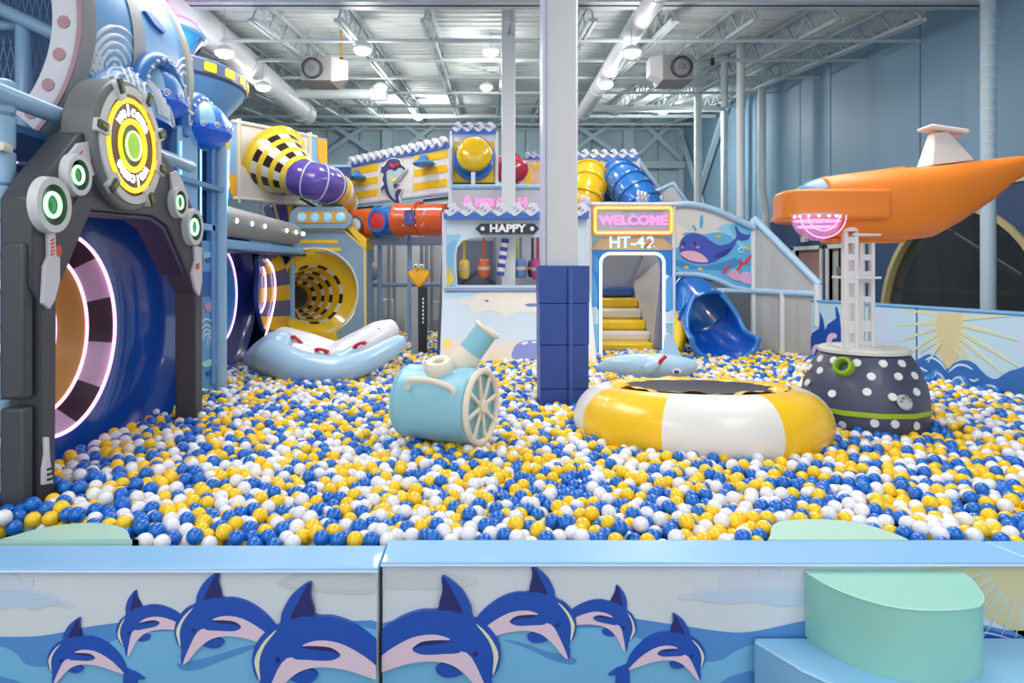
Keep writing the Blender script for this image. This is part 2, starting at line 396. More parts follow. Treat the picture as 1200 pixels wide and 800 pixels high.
# horizontal white pipe run from left duct
b = MB(); b.cyl((-3.6, 13.0, 4.93), (-1.98, 13.0, 4.93), .1, PIPEW, 16); b.cyl((-2.2, 13.0, 4.93), (-1.9, 13.0, 4.93), .13, PIPEW, 16)
tag(b.build('cross_pipe'), 'short white horizontal pipe right of the thick left duct', 'pipe')
b = MB(); b.tube([(sx(665, 13.4), 13.4, sz(94, 13.4)), (sx(885, 13.4), 13.4, sz(96, 13.4)), (sx(892, 13.4), 13.4, sz(100, 13.4)), (sx(893, 13.4), 13.4, sz(106, 13.4)), (sx(893, 13.4), 13.4, sz(222, 13.4)), (sx(899, 13.4), 13.5, sz(240, 13.4)), (sx(903, 13.4), 13.6, sz(252, 13.4)), (sx(903, 13.4), 13.6, 0.05)], .075, PIPEW, 14)
tag(b.build('pipe_run'), 'pale pipe crossing high at right then dropping beside the right wall', 'pipe')
b = MB(); b.tube([(sx(690, 15.6), 15.6, sz(127, 15.6)), (sx(842, 15.6), 15.6, sz(127, 15.6)), (sx(849, 15.6), 15.6, sz(131, 15.6)), (sx(849, 15.6), 15.6, .05)], .08, PIPEW, 14)
tag(b.build('pipe_run'), 'lower pale pipe crossing at right then dropping, second from left', 'pipe')
for (p, D, top, lab) in ((818, 15.2, 100, 'pale vertical pipe farthest left of the group by the right wall'), (868, 10.8, 42, 'tall pale vertical pipe that reaches highest in the group by the right wall'), (849, 12.0, 62, 'short upper pale pipe above the pipe crossing')):
    b = MB(); b.cyl((sx(p, D), D, .02 if p != 849 else sz(126, D)), (sx(p, D), D, min(sz(top, D), roofz(D)-.06)), .085 if p == 818 else .062, PIPEW, 14)
    b.torus((sx(p, D), D, min(sz(top, D), roofz(D)-.06)-.04), (0, 0, 1), .1, .025, PIPEW, 20, 6)
    tag(b.build('vertical_pipe'), lab, 'pipe')
b = MB(); b.cyl((5.55, 7.55, 0.02), (5.55, 7.55, 4.97), .075, M((176, 196, 208), .45), 18)
for z in [2.4+.12*i for i in range(20)]: b.torus((5.55, 7.55, z), (0, 0, 1), .075, .006, PIPEW, 18, 5)
tag(b.build('ribbed_pipe'), 'ribbed grey vertical pipe at right edge behind the orange submarine', 'pipe')
for px_, lab in ((404, 'yellow gas pipe hanging beside the left fan heater'), (839, 'yellow gas pipe hanging beside the right fan heater')):
    x = sx(px_-4, 10.2); b = MB(); b.cyl((x, 10.2, sz(72, 10.2)), (x, 10.2, 5.2), .016, M((206, 160, 40), .4), 8); b.cyl((x, 10.2, sz(76, 10.2)), (x, 10.2, sz(68, 10.2)), .03, DARK, 8)
    tag(b.build('gas_pipe'), lab, 'pipe')
# ---------------------------------------------------------------- fan heaters
def heater(x0, x1, y0, y1, D, label, side):
    X0_, X1_ = sx(x0, D), sx(x1, D); z0, z1 = sz(y1, D), sz(y0, D); h = z1-z0
    t = thing('fan_heater', label, 'heater', ((X0_+X1_)/2, D+.25, z0))
    m_ = MB(); m_.box((X0_, D, z0), (X1_, D+.55, z1), M((150, 152, 150), .5)); m_.build('casing', t, bev=.012)
    cx = X0_+h/2 if side < 0 else X1_-h/2; cz = (z0+z1)/2
    m_ = MB(); m_.lathe([(h*.44, 0), (h*.44, .02), (h*.36, .03), (h*.34, -.05), (0, -.06)], (cx, D-.001, cz), (0, -1, 0), BLACK, 28); ring_ = m_.build('fan_ring', t)
    for k in range(5):
        a = 2*PI*k/5; f = Frame((cx, D-.03, cz), (math.cos(a), .35, math.sin(a)), (-math.sin(a), 0, math.cos(a)))
        m_ = MB(); m_.prism([(.02, -.02), (h*.2, -.06), (h*.34, -.03), (h*.33, .07), (h*.18, .06), (.02, .02)], f, 0, .006, M((170, 172, 172), .4)); m_.build('fan_blade', ring_)
    m_ = MB(); m_.lathe([(.0, .07), (.04, .05), (.05, .0)], (cx, D, cz), (0, -1, 0), GREY, 14); m_.build('fan_hub', ring_)
    m_ = MB()
    for r in (.12, .2, .28, .36): m_.torus((cx, D-.06, cz), (0, 1, 0), h*r*1.15, .004, GREY, 28, 5)
    m_.build('guard', t)
    hx = X1_ if side < 0 else X0_
    m_ = MB()
    for z in (.2, .4, .6, .8): m_.box((hx-.02 if side > 0 else hx, D+.05, z0+h*z-.03), (hx if side > 0 else hx+.02, D+.5, z0+h*z+.01), WHITE)
    m_.build('louvre', t)
    if side < 0: m_ = MB(); m_.hexa([(hx, D, z0-.02), (hx+.25, D-.1, z0-.02), (hx+.27, D-.1, z0-.02), (hx+.02, D+.5, z0-.02), (hx+.0, D, z1), (hx+.25, D-.1, z1-.1), (hx+.27, D-.1, z1-.1), (hx+.02, D+.5, z1)], WHITE); m_.build('flap', t)
    else: m_ = MB(); m_.hexa([(hx-.2, D-.05, z0+.06), (hx, D, z0), (hx, D+.3, z0), (hx-.2, D+.2, z0+.06), (hx-.2, D-.05, z1-.05), (hx, D, z1), (hx, D+.3, z1), (hx-.2, D+.2, z1-.05)], WHITE); m_.build('flap', t)
    for x in (X0_+.08, X1_-.08):
        m_ = MB(); m_.cyl((x, D+.25, z1), (x, D+.25, roofz(D)), .008, STEEL, 6); m_.build('hanger_rod', t)
heater(352, 388, 66, 94, 10, 'grey boxed fan heater with visible fan hanging at upper left', -1)
heater(777, 813, 64, 93, 10, 'grey boxed fan heater with dark grille hanging at upper right', 1)
# ---------------------------------------------------------------- high bay lamps
LAMPG = mat('lamp_glow', (255, 244, 232), .4, emit=14)
def lamp(p, y, D, label, power=100, group=None):
    c = Vector((sx(p, D), D, sz(y, D)))
    t = thing('high_bay_lamp', label, 'lamp', c, group)
    m_ = MB(); m_.lathe([(.0, -.055), (.06, -.045), (.10, -.02), (.118, .012)], c, (0, 0, 1), LAMPG, 20); m_.build('diffuser', t)
    m_ = MB(); m_.lathe([(.115, .01), (.125, .03), (.10, .07), (.05, .10), (.0, .11)], c, (0, 0, 1), WHITE, 20); m_.build('housing', t)
    m_ = MB(); m_.cyl(c+Vector((0, 0, .1)), (c.x, c.y, roofz(D)-.02), .006, STEEL, 6); m_.build('cord', t)
    l = bpy.data.lights.new('high_bay_light', 'POINT'); l.shadow_soft_size = .12; l.energy = power*.26; l.color = (1, .97, .93)
    o = bpy.data.objects.new('high_bay_light', l); COL.objects.link(o); o.location = c-Vector((0, 0, .2))
    l = bpy.data.lights.new('high_bay_spill', 'AREA'); l.shape = 'DISK'; l.size = .22; l.energy = power*.62; l.color = (1, .97, .93)
    o = bpy.data.objects.new('high_bay_spill', l); COL.objects.link(o); o.location = c-Vector((0, 0, .02))
LP = [(263, 63, 8.7, 'lit round ceiling lamp just left of the thick duct'), (308, 103, 10.9, 'lit round ceiling lamp low beside the thick left duct'),
      (425, 60, 9.4, 'lit round ceiling lamp right of the left fan heater'), (446, 103, 12.3, 'lit round ceiling lamp at the end of the short white pipe'),
      (490, 138, 17, 'lit round lamp hanging low before the braced back wall'), (575, 62, 10.4, 'upper lit round lamp left of the slim white column'),
      (570, 103, 12.8, 'lower lit round lamp left of the slim white column'), (740, 63, 8.8, 'lit round lamp right of the slimmer duct'),
      (710, 100, 11, 'lit round lamp at the lower end of the slimmer duct'), (777, 131, 15.8, 'lit round lamp over the whale panel by the low pipe')]
for p, y, D, lab in LP: lamp(p, y, D, lab, (55 if p < 320 else 100) if D < 15 else 420)
# ---------------------------------------------------------------- columns
b = MB(); b.box((sx(588, 8.95), 8.95, 0), (sx(604, 8.95), 9.13, roofz(9)-.02), M((216, 220, 224), .45)); tag(b.build('slim_column', bev=.01), 'slim white column from the roof behind the striped playhouse sign', 'column')
t = thing('pillar', 'large square white pillar with navy padded wrap in the ball pit', 'pillar', (.64, 5.75, 0))
b = MB(); b.box((.485, 5.62, 0), (.755, 5.89, 5.0), M((212, 214, 218), .45)); b.build('shaft', t, bev=.02)
b = MB(); b.box((.462, 5.6, 1.4), (.485, 5.9, 5.0), M((200, 206, 226), .45)); b.build('edge_strip', t, bev=.004)
PADN = M((36, 72, 156), .4, bump=.35, bscale=9)
zs = [.2, .62, .98, 1.32, 1.63]
for i, (z0, z1) in enumerate(zip(zs, zs[1:])):
    e = .012*i
    for nm, q in (('pad_segment', ((.44-e*.2, 5.56), (.66, 5.94))), ('pad_segment', ((.662, 5.56), (.83+e*.3, 5.94)))):
        b = MB(); b.box((q[0][0], q[0][1], z0), (q[1][0], q[1][1], z1-.003), PADN); b.build(nm, t, bev=.006)
b = MB(); b.box((.68, 5.552, .25), (.70, 5.561, 1.6), M((60, 96, 176), .4)); b.build('zip_strip', t)
# ================================================================ printed art helper
def clip(poly, u0, u1, v0, v1):
    for ax, lim, sg in ((0, u0, 1), (0, u1, -1), (1, v0, 1), (1, v1, -1)):
        out = []
        for i in range(len(poly)):
            a, c = poly[i-1], poly[i]; ia, ic = sg*(a[ax]-lim) >= 0, sg*(c[ax]-lim) >= 0
            if ia != ic:
                t = (lim-a[ax])/(c[ax]-a[ax]); out.append((a[0]+(c[0]-a[0])*t, a[1]+(c[1]-a[1])*t))
            if ic: out.append(c)
        poly = out
        if not poly: return poly
    return poly
INK = {}
def ink(rgb): return M(rgb, .42, coat=.15)
class Print:
    def __init__(s, fr, lim, d=0.0006): s.fr = fr; s.lim = lim; s.d = d; s.mb = MB(); s.k = 0
    def poly(s, pts, rgb, smooth=True, n=4, mapf=None):
        pts = [(mapf(*p) if mapf else s.fr.uv(*p)) for p in pts]
        if smooth: pts = [(v.x, v.y) for v in crom([(*p, 0) for p in pts], n)]
        pts = clip(pts, *s.lim)
        # drop repeated points
        q = [p for i, p in enumerate(pts) if i == 0 or math.hypot(p[0]-pts[i-1][0], p[1]-pts[i-1][1]) > 1e-5]
        s.k += 1
        if len(q) > 2: s.mb.prism(q, s.fr, 0, s.d+.0005*s.k, ink(rgb))
        return s
    def line(s, pts, w, rgb, n=5, mapf=None, closed=False):
        p = [Vector((*(mapf(*q) if mapf else s.fr.uv(*q)), 0)) for q in pts]; c = crom(p, n, closed) if len(p) > 2 else p
        L, R = [], []; N = len(c)
        for i in range(N):
            d = (c[min(i+1, N-1)]-c[max(i-1, 0)]).normalized(); k = (1 if closed else math.sin(PI*min(1, max(0, i/(N-1))))**.4 if 0 < i < N-1 else .05)
            nn = Vector((-d.y, d.x, 0))*w/2*k; L.append((c[i]+nn)[:2]); R.append((c[i]-nn)[:2])
        pts = clip(L+R[::-1], *s.lim); s.k += 1
        if len(pts) > 2: s.mb.prism(pts, s.fr, 0, s.d+.0005*s.k, ink(rgb))
        return s
    def done(s, name, parent): return s.mb.build(name, parent, smooth=0, fixn=False)
# dolphin drawn once, placed by scale / mirror / turn
DB, DD, DP, DY = (26, 78, 176), (32, 38, 104), (222, 198, 214), (222, 222, 190)
D_BODY = [(122, 582), (108, 545), (112, 505), (85, 465), (74, 400), (92, 335), (135, 285), (185, 258), (196, 210), (232, 145), (290, 96), (316, 92), (313, 140), (328, 220), (400, 228), (480, 255), (560, 310), (620, 378), (652, 440), (660, 498), (640, 500), (560, 440), (450, 430), (340, 425), (260, 440), (190, 490)]
D_FIN = [(230, 237), (262, 165), (300, 97), (314, 97), (310, 140), (328, 222), (280, 225)]
D_PINK = [(122, 582), (150, 505), (215, 397), (330, 405), (400, 404), (430, 385), (400, 360), (282, 348), (330, 326), (400, 328), (470, 352), (560, 410), (640, 490), (638, 502), (540, 470), (450, 442), (350, 432), (270, 450), (205, 500), (150, 565)]
D_FLIP = [(270, 350), (330, 352), (400, 360), (434, 384), (400, 402), (320, 402), (240, 395)]
D_SHAD = [(275, 348), (340, 346), (400, 354), (436, 382), (395, 368), (330, 362)]
D_LOW = [(228, 482), (262, 462), (300, 443), (340, 463), (318, 494), (268, 499)]
D_YEL = [(176, 280), (125, 325), (86, 395), (92, 450), (108, 488), (104, 410), (126, 345)]
D_TAIL = [(652, 470), (700, 485), (740, 500), (800, 545), (770, 548), (742, 560), (740, 640), (650, 640), (640, 560)]
def dolphin(pr_fr, lim, tip, sc, flip, parent, rot=0, tail=False, d=.003):
    pr = Print(pr_fr, lim, d)
    def mf(x, y):
        dx, dy = (x-315)*sc/4.615, (y-92)*sc/4.615
        c, s_ = math.cos(rot), math.sin(rot); dx, dy = dx*c-dy*s_, dx*s_+dy*c
        return pr_fr.uv(tip[0]+(-dx if flip else dx), tip[1]+dy)
    if tail: pr.poly(D_TAIL, DB, mapf=mf)
    else: pr.k += 1
    pr.poly(D_LOW, DB, mapf=mf, n=3).poly(D_BODY, DB, mapf=mf).poly(D_FIN, DD, mapf=mf, n=3).poly(D_YEL, DY, mapf=mf, n=3)
    pr.poly(D_PINK, DP, mapf=mf).poly(D_FLIP, DB, mapf=mf, n=3).poly(D_SHAD, DD, mapf=mf, n=3)
    pr.poly([(178+10*math.cos(a*PI/4), 402+10*math.sin(a*PI/4)) for a in range(8)], DD, mapf=mf, n=1)
    return pr.done('dolphin_print', parent)
SKY = (206, 214, 220); SEAL = (112, 180, 220); SEAM = (80, 140, 204)
COVER = M((138, 190, 234), .38, **VIN)
def foam_block(label, X0_, X1_, D, h, dep, mitre=0):
    t = thing('foam_barrier', label, 'barrier', ((X0_+X1_)/2, D+dep/2, 0))
    b = MB(); b.box((X0_+.004, D, 0), (X1_-.004, D+dep-.004, h-.014), M(SKY, .45)); b.build('printed_body', t, bev=.006)
    b = MB(); zz = h-.016
    c = [(X0_, D-.012, zz), (X1_+(0.02 if mitre else 0), D-.012, zz), (X1_-mitre, D+dep, zz), (X0_, D+dep, zz)]
    b.hexa(c+[(x, y, h) for x, y, _ in c], COVER); b.build('top_cover', t, bev=.006, seg=3)
    b = MB(); b.cyl((X0_, D-.012, zz+.004), (X1_, D-.012, zz+.004), .0045, M((210, 222, 246), .4), 6); b.build('piping', t)
    return t
# left block
DL = 2.52; tl = foam_block('blue topped padded barrier block at front left, printed with dolphins', -2.6, sx(443.5, DL), DL, .5, .2)
fl = Frame((0, DL-.001, 0), (1, 0, 0)); liml = (-2.59, sx(443.5, DL)-.006, .01, .482)
p = Print(fl, liml)
p.poly([(-200, 742), (-60, 744), (20, 746), (60, 743), (110, 733), (180, 725), (200, 723), (240, 727), (330, 735), (460, 735), (460, 860), (-200, 860)], SEAM)
p.poly([(-200, 740), (-60, 745), (10, 760), (28, 776), (45, 781), (70, 778), (100, 768), (130, 752), (155, 743), (200, 739), (260, 740), (460, 742), (460, 870), (-200, 870)], SEAL)
p.poly([(207, 778), (220, 775), (250, 768), (290, 756), (300, 758), (260, 774), (232, 784), (215, 785)], SEAM)
p.poly([(-10, 790), (5, 793), (20, 797), (35, 806), (-10, 810)], SEAM)
p.done('sea_print', tl)
p = Print(fl, liml)
p.poly([(-40, 690), (-5, 676), (15, 672), (26, 680), (40, 679), (38, 690), (60, 693), (70, 702), (84, 706), (86, 712), (60, 709), (42, 714), (20, 710), (0, 714), (-40, 712)], (198, 208, 224))
p.poly([(-40, 696), (5, 690), (34, 692), (60, 700), (80, 708), (60, 708), (42, 713), (20, 709), (0, 713), (-40, 711)], (180, 204, 226))
p.done('cloud_print', tl); p = Print(fl, liml)
p.poly([(325, 683), (340, 674), (362, 670), (372, 673), (385, 669), (420, 672), (440, 676), (440, 694), (410, 696), (385, 694), (340, 690)], (190, 200, 202))
p.poly([(336, 685), (350, 677), (375, 676), (400, 674), (440, 680), (440, 690), (405, 692), (370, 690)], (198, 204, 208))
p.done('cloud_print', tl)
dolphin(fl, liml, (160.5, 691), .68, False, tl, rot=math.radians(-14), d=.003)
dolphin(fl, liml, (95, 723), .72, False, tl, tail=True, d=.009)
dolphin(fl, liml, (258, 669.5), 1.0, False, tl, d=.009)
dolphin(fl, liml, (366, 681), 1.32, False, tl, d=.015)
# right block
DR = 2.58; tr = foam_block('blue topped padded barrier block at front right, printed with dolphins and sun', sx(445, DL), 2.03, DR-.03, .51, .2, mitre=.045)
DR = 2.55; fr_ = Frame((0, DR-.001, 0), (1, 0, 0)); limr = (sx(445, DL)+.006, 2.02, .01, .492)
p = Print(fr_, limr)
p.poly([(430, 735), (600, 735), (670, 719), (700, 718), (740, 724), (800, 733), (850, 740), (880, 740), (920, 732), (945, 727), (1000, 722), (1060, 724), (1110, 731), (1150, 732), (1180, 738), (1260, 752), (1260, 870), (430, 870)], SEAM)
p.poly([(1100, 736), (1120, 733), (1150, 735), (1190, 746), (1240, 760), (1240, 790), (1100, 780)], (36, 88, 172))
p.line([(1120, 741), (1150, 740), (1185, 748), (1220, 758)], .006, (190, 214, 236))
p.poly([(430, 742), (560, 740), (640, 738), (700, 735), (740, 744), (780, 762), (820, 774), (845, 773), (860, 764), (885, 754), (940, 748), (1100, 745), (1260, 775), (1260, 880), (430, 880)], SEAL)
p.poly([(590, 749), (620, 760), (645, 772), (668, 778), (676, 774), (668, 768), (640, 762), (610, 752)], SEAM)
p.poly([(840, 806), (850, 795), (868, 788), (885, 787), (885, 812)], SEAM)
p.done('sea_print', tr)
p = Print(fr_, limr)
p.poly([(795, 702), (798, 695), (812, 695), (815, 688), (830, 686), (843, 690), (842, 676), (852, 673), (866, 668), (880, 674), (890, 672), (892, 664), (914, 665), (917, 675), (930, 674), (950, 676), (1000, 680), (1000, 708), (950, 709), (915, 710), (880, 705), (850, 708), (815, 702)], (200, 208, 224))
p.poly([(815, 696), (840, 692), (880, 690), (930, 690), (1000, 694), (1000, 707), (950, 708), (915, 709), (880, 704), (850, 707), (815, 701)], (186, 206, 228))
p.done('cloud_print', tr); p = Print(fr_, limr)
p.poly([(450, 672), (480, 668), (500, 666), (530, 672), (560, 680), (540, 688), (500, 690), (450, 688)], (198, 204, 208))
p.done('cloud_print', tr)
p = Print(fr_, limr)
p.poly([(1155, 600), (1300, 600), (1300, 800), (1180, 735), (1150, 720), (1110, 720), (1090, 664), (1020, 662), (1020, 655)], (206, 196, 150), smooth=False)
for k in range(11):
    a = math.radians(95+k*9); c = (1215, 645); r0, r1 = 62, 120+10*(k % 2)
    w = .02; p.poly([(c[0]+r0*math.cos(a-w), c[1]+r0*math.sin(a-w)), (c[0]+r1*math.cos(a), c[1]+r1*math.sin(a)), (c[0]+r0*math.cos(a+w), c[1]+r0*math.sin(a+w))], (184, 206, 208), smooth=False)
p.done('sun_print', tr)
dolphin(fr_, limr, (518, 674), 1.32, True, tr, d=.016)
dolphin(fr_, limr, (623, 663), 1.0, True, tr, d=.010)
dolphin(fr_, limr, (722, 685), .68, True, tr, rot=math.radians(-14), d=.004)
dolphin(fr_, limr, (788, 718), .72, True, tr, tail=True, d=.010)
# barrier continuing round to the right, outside the frame, and the printed side panel
b = MB(); b.hexa([(2.036, 2.54, 0), (4.6, 2.54, 0), (4.6, 2.75, 0), (1.99, 2.75, 0), (2.036, 2.54, .51), (4.6, 2.54, .51), (4.6, 2.75, .51), (1.99, 2.75, .51)], COVER)
tag(b.build('foam_barrier', bev=.015), 'blue padded barrier end piece beyond the mitred corner at far right', 'barrier')
# lower blue step and mint half round step
def dstep(name, label, cx, D, r, z0, z1, rgb, flat_back=True, n=40, ry=None, parent=None, skew=0):
    pts = []
    for i in range(n+1):
        a = PI+PI*i/n; x = math.cos(a)*r; y = math.sin(a)*(ry or r)
        pts.append((cx+x+skew*(-y), D+(y if flat_back else -y)))
    if not flat_back: pts = pts[::-1]
    f = Frame((0, 0, 0), (1, 0, 0), (0, 1, 0))
    m_ = M(rgb, .42, bump=.5, bscale=5, coat=.12)
    t = thing(name, label, 'step', (cx, D, z0))
    b = MB(); b.prism(pts, f, z0, z1-.001, m_); b.build('foam_body', t, bev=.008, seg=3)
    b = MB(); b.tube([(x, y, z1-.006) for x, y in pts], .0045, M(tuple(int(c*.93) for c in rgb), .4), 6, closed=True); b.build('piping', t)
    return t
b = MB(); f = Frame((0, 0, 0), (1, 0, 0), (0, 1, 0))
t = thing('foam_step', 'low light blue padded step on the floor under the mint half round step', 'step', (1.45, 2.2, 0))
e = sx(881, 2.55)
b.prism([(e, 2.535), (e, 2.50), (e+.09, 2.33), (e+.26, 2.13), (e+.5, 1.98), (e+.85, 1.9), (e+1.25, 1.94), (e+1.25, 2.535)], f, 0, .232, M((134, 190, 228), .4, bump=.4, bscale=4, coat=.12)); b.build('foam_body', t, bev=.01, seg=3)
b = MB(); b.tube([(e, 2.51, .226), (e+.09, 2.33, .226), (e+.26, 2.13, .226), (e+.5, 1.98, .226), (e+.85, 1.9, .226)], .005, M((170, 206, 236), .4), 6); b.build('piping', t)
# mint D : outline read on its top plane z=.478
ft = Frame((0, 0, .478), (1, 0, 0), (0, 1, 0))
top = [(945, 665), (1000, 667), (1060, 668), (1120, 668), (1128, 670), (1140, 680), (1151, 695), (1152, 702), (1147, 708), (1135, 711), (1110, 713), (1080, 713), (1045, 709), (1010, 700), (978, 688), (956, 676)]
pts = [(v.x, v.y) for v in crom([(*ft.uv(*q), 0) for q in top], 3)]
t = thing('foam_step', 'mint green half round padded step standing on the light blue step', 'step', (1.4, 2.4, .232))
MINT = M((146, 204, 190), .42, bump=.5, bscale=5, coat=.12)
b = MB(); b.prism(pts, f, .232, .478, MINT); b.build('foam_body', t, bev=.006, seg=2)
b = MB(); b.tube([(x, y, .474) for x, y in pts], .004, M((186, 228, 214), .4), 6, closed=True); b.build('piping', t)
for lab, out in (('pale mint half round pad in the balls behind the left barrier block', [(-60, 640), (0, 631), (40, 620), (75, 614), (110, 612), (135, 615), (148, 620), (152, 628), (153, 640), (120, 646), (40, 648), (-30, 648)]),
                 ('pale mint half round pad in the balls behind the right barrier block', [(904, 640), (903, 622), (908, 613), (925, 609), (960, 608), (1000, 611), (1035, 620), (1065, 632), (1080, 642), (1060, 646), (980, 648), (920, 647)])):
    fq = Frame((0, 0, .515), (1, 0, 0), (0, 1, 0)); pts = [(v.x, max(v.y, 2.74)) for v in crom([(*fq.uv(*q), 0) for q in out], 3)]
    t = thing('foam_pad', lab, 'pad', (sum(q[0] for q in pts)/len(pts), 2.85, .1))
    b = MB(); b.prism(pts, f, .1, .515, M((176, 214, 200), .42, bump=.3, bscale=5, coat=.12)); b.build('foam_body', t, bev=.012, seg=3)
# ---------------------------------------------------------------- printed side panel at right (sun and waves)
A = Vector((4.79, 5.2, 0)); B = Vector((3.99, 8.4, 0)); u = (A-B).normalized()
fs = Frame(B, u); LS = 5.75; seam = fs.uv(1074, 400)[0]
t = thing('printed_side_barrier', 'tall light blue panel barrier with sun and waves at right of the pit', 'barrier', ((A+B)/2))
PB = M((180, 212, 228), .4, coat=.1)
for (a, c) in ((0, seam-.004), (seam+.004, LS)):
    b = MB(); b.fbox(fs, a, c, .05, 1.2, -.12, 0, PB); b.build('panel', t, bev=.01)
    b = MB(); b.fbox(fs, a, c, 1.2, 1.225, -.13, .012, M((110, 168, 220), .4)); b.build('top_edge', t, bev=.006)
b = MB(); b.fbox(fs, seam-.005, seam+.005, .05, 1.2, -.1, .002, M((50, 84, 160), .5)); b.build('seam_strip', t)
ls = (.005, LS-.005, .06, 1.19)
p = Print(fs, ls)
p.poly([(1104, 366), (1126, 367), (1128, 380), (1125, 400), (1122, 420), (1113, 436), (1105, 425), (1098, 400), (1100, 380)], (204, 194, 152), smooth=False)
p.poly([(1098, 366), (1130, 367), (1128, 400), (1119, 424), (1111, 430), (1100, 415), (1095, 390)], (204, 194, 152), smooth=False)
for (x0, y0, x1, y1) in ((1100, 370, 1058, 362), (1098, 377, 1048, 382), (1098, 383, 1052, 401), (1099, 390, 1062, 417), (1102, 396, 1078, 414), (1128, 373, 1192, 369), (1128, 380, 1194, 399), (1126, 388, 1200, 433), (1124, 394, 1176, 438), (1122, 400, 1148, 436), (1120, 407, 1135, 430), (1101, 402, 1088, 425)):
    dx, dy = x1-x0, y1-y0; L = math.hypot(dx, dy); nx, ny = -dy/L*1.8, dx/L*1.8
    p.poly([(x0-nx*1.5, y0-ny*1.5), (x1-nx*.3, y1-ny*.3), (x1+nx*.3, y1+ny*.3), (x0+nx*1.5, y0+ny*1.5)], (204, 208, 172), smooth=False)
p.done('sun_print', t)
p = Print(fs, ls, .007)
p.poly([(1056, 428), (1068, 425), (1078, 420), (1088, 415), (1096, 417), (1104, 424), (1111, 432), (1118, 426), (1128, 422), (1140, 424), (1150, 434), (1158, 441), (1168, 444), (1178, 438), (1190, 433), (1230, 430), (1230, 520), (1040, 520), (1040, 440)], (44, 106, 182))
p.poly([(1070, 428), (1078, 434), (1084, 440), (1092, 436), (1098, 432), (1106, 440), (1113, 450), (1120, 442), (1130, 440), (1138, 450), (1150, 452), (1162, 450), (1172, 458), (1180, 470), (1180, 530), (1050, 530), (1050, 440)], (72, 142, 204))
for l in ([(1085, 422), (1092, 419), (1102, 424), (1110, 434)], [(1112, 436), (1122, 428), (1132, 428), (1141, 433)], [(1079, 430), (1083, 433), (1088, 435)], [(1096, 436), (1103, 439), (1108, 446), (1113, 451)], [(1114, 451), (1120, 443), (1127, 443), (1132, 452), (1141, 459)], [(1085, 444), (1091, 448), (1096, 444), (1097, 437)], [(1137, 444), (1142, 446), (1148, 444)], [(1156, 451), (1166, 453), (1174, 462), (1180, 469)]):
    p.line(l, .022, (196, 220, 238))
p.done('wave_print', t)
p = Print(fs, ls)
p.poly([(1024, 385), (1027, 370), (1031, 362), (1036, 360), (1040, 372), (1047, 385), (1050, 398), (1036, 402), (1026, 400)], (190, 206, 232))
p.done('cloud_print', t); p = Print(fs, ls)
p.poly([(1192, 395), (1196, 384), (1204, 380), (1204, 412), (1190, 412)], (190, 206, 232))
p.done('cloud_print', t)
p = Print(fs, ls, .003)
p.poly([(949, 424), (949, 400), (952, 390), (960, 385), (961, 375), (961, 365), (965, 375), (967, 387), (970, 380), (980, 373), (979, 359), (981, 360), (984, 370), (986, 390), (987, 402), (970, 404), (960, 412)], (30, 78, 168), smooth=False)
p.poly([(969, 403), (970, 394), (975, 390), (981, 392), (980, 396), (976, 397), (974, 402)], DP, n=3)
p.poly([(951, 414), (953, 406), (958, 403), (962, 406), (957, 409), (954, 415)], DP, n=3)
p.done('dolphin_print', t)
# ================================================================ ball pit toys
# trampoline ring
def trampoline():
    c = Vector((sx(818, 4.74), 4.74, .555)); Rc, r = .62, .236
    t = thing('inflatable_trampoline', 'round inflatable trampoline with yellow and white stripes in the ball pit', 'trampoline', (c.x, c.y, .4))
    ax = Vector((0, .075, 1)); YV = M((250, 200, 24), .33, bump=.3, bscale=6, coat=.3); WV = M((232, 230, 226), .35, bump=.3, bscale=6, coat=.3)
    x = Vector((1, 0, 0)); z = ax.normalized(); y = z.cross(x)
    names = []
    for k in range(8):                         # eight vinyl segments
        a0 = -PI/2+math.radians(-31+k*45+ (3 if k == 1 else 0)); a1 = -PI/2+math.radians(-31+(k+1)*45+(3 if k == 0 else 0))
        b = MB(); b.lathe([(Rc+r*math.cos(2*PI*q/28), r*math.sin(2*PI*q/28)) for q in range(29)], c, z, WV if k % 2 == 0 else YV, 12, a0=a0, a1=a1, xdir=x)
        o = b.build('white_segment' if k % 2 == 0 else 'yellow_segment', t, smooth=60)
    b = MB()                                   # wavy skirt holding the mat
    ring = []
    for i in range(96):
        a = 2*PI*i/96; w_ = .012*math.sin(a*9)+.008*math.sin(a*23+1)
        ring.append((a, w_))
    prof = [(Rc-.02, r*1.0), (Rc-.09, r*.98), (Rc-.135, r*.93), (Rc-.15, r*.85)]
    nn = 96
    for pr_, ph in prof:
        for a, w_ in ring: b.v.append(c+(x*math.cos(a)+y*math.sin(a))*(pr_-w_)+z*(ph+w_*.7+.006))
    k = b.mi(YV)
    for i in range(3):
        for j in range(nn): b.f.append([i*nn+j, i*nn+(j+1) % nn, (i+1)*nn+(j+1) % nn, (i+1)*nn+j]); b.fm.append(k)
    skirt = b.build('mat_skirt', t, smooth=60)
    b = MB(); b.lathe([(Rc-.12, 0), (Rc-.12, .012), (0, .0)], c+z*r*.93, z, M((40, 44, 54), .6), 64); b.build('jumping_mat', skirt)
    n_ = (y*-1*.99+x*-.28).normalized()
    q = P(778, 521, 4.0); q = c+(x*math.cos(-PI/2-.33)+y*math.sin(-PI/2-.33))*Rc; nn_ = ((x*math.cos(-PI/2-.33)+y*math.sin(-PI/2-.33))*.92-z*.38).normalized(); q = q+nn_*r
    b = MB(); b.lathe([(.0, .012), (.012, .012), (.018, .006), (.026, .008), (.03, -.004)], q, nn_, M((150, 150, 150), .4), 20); b.build('air_valve', t)
    return t
trampoline()
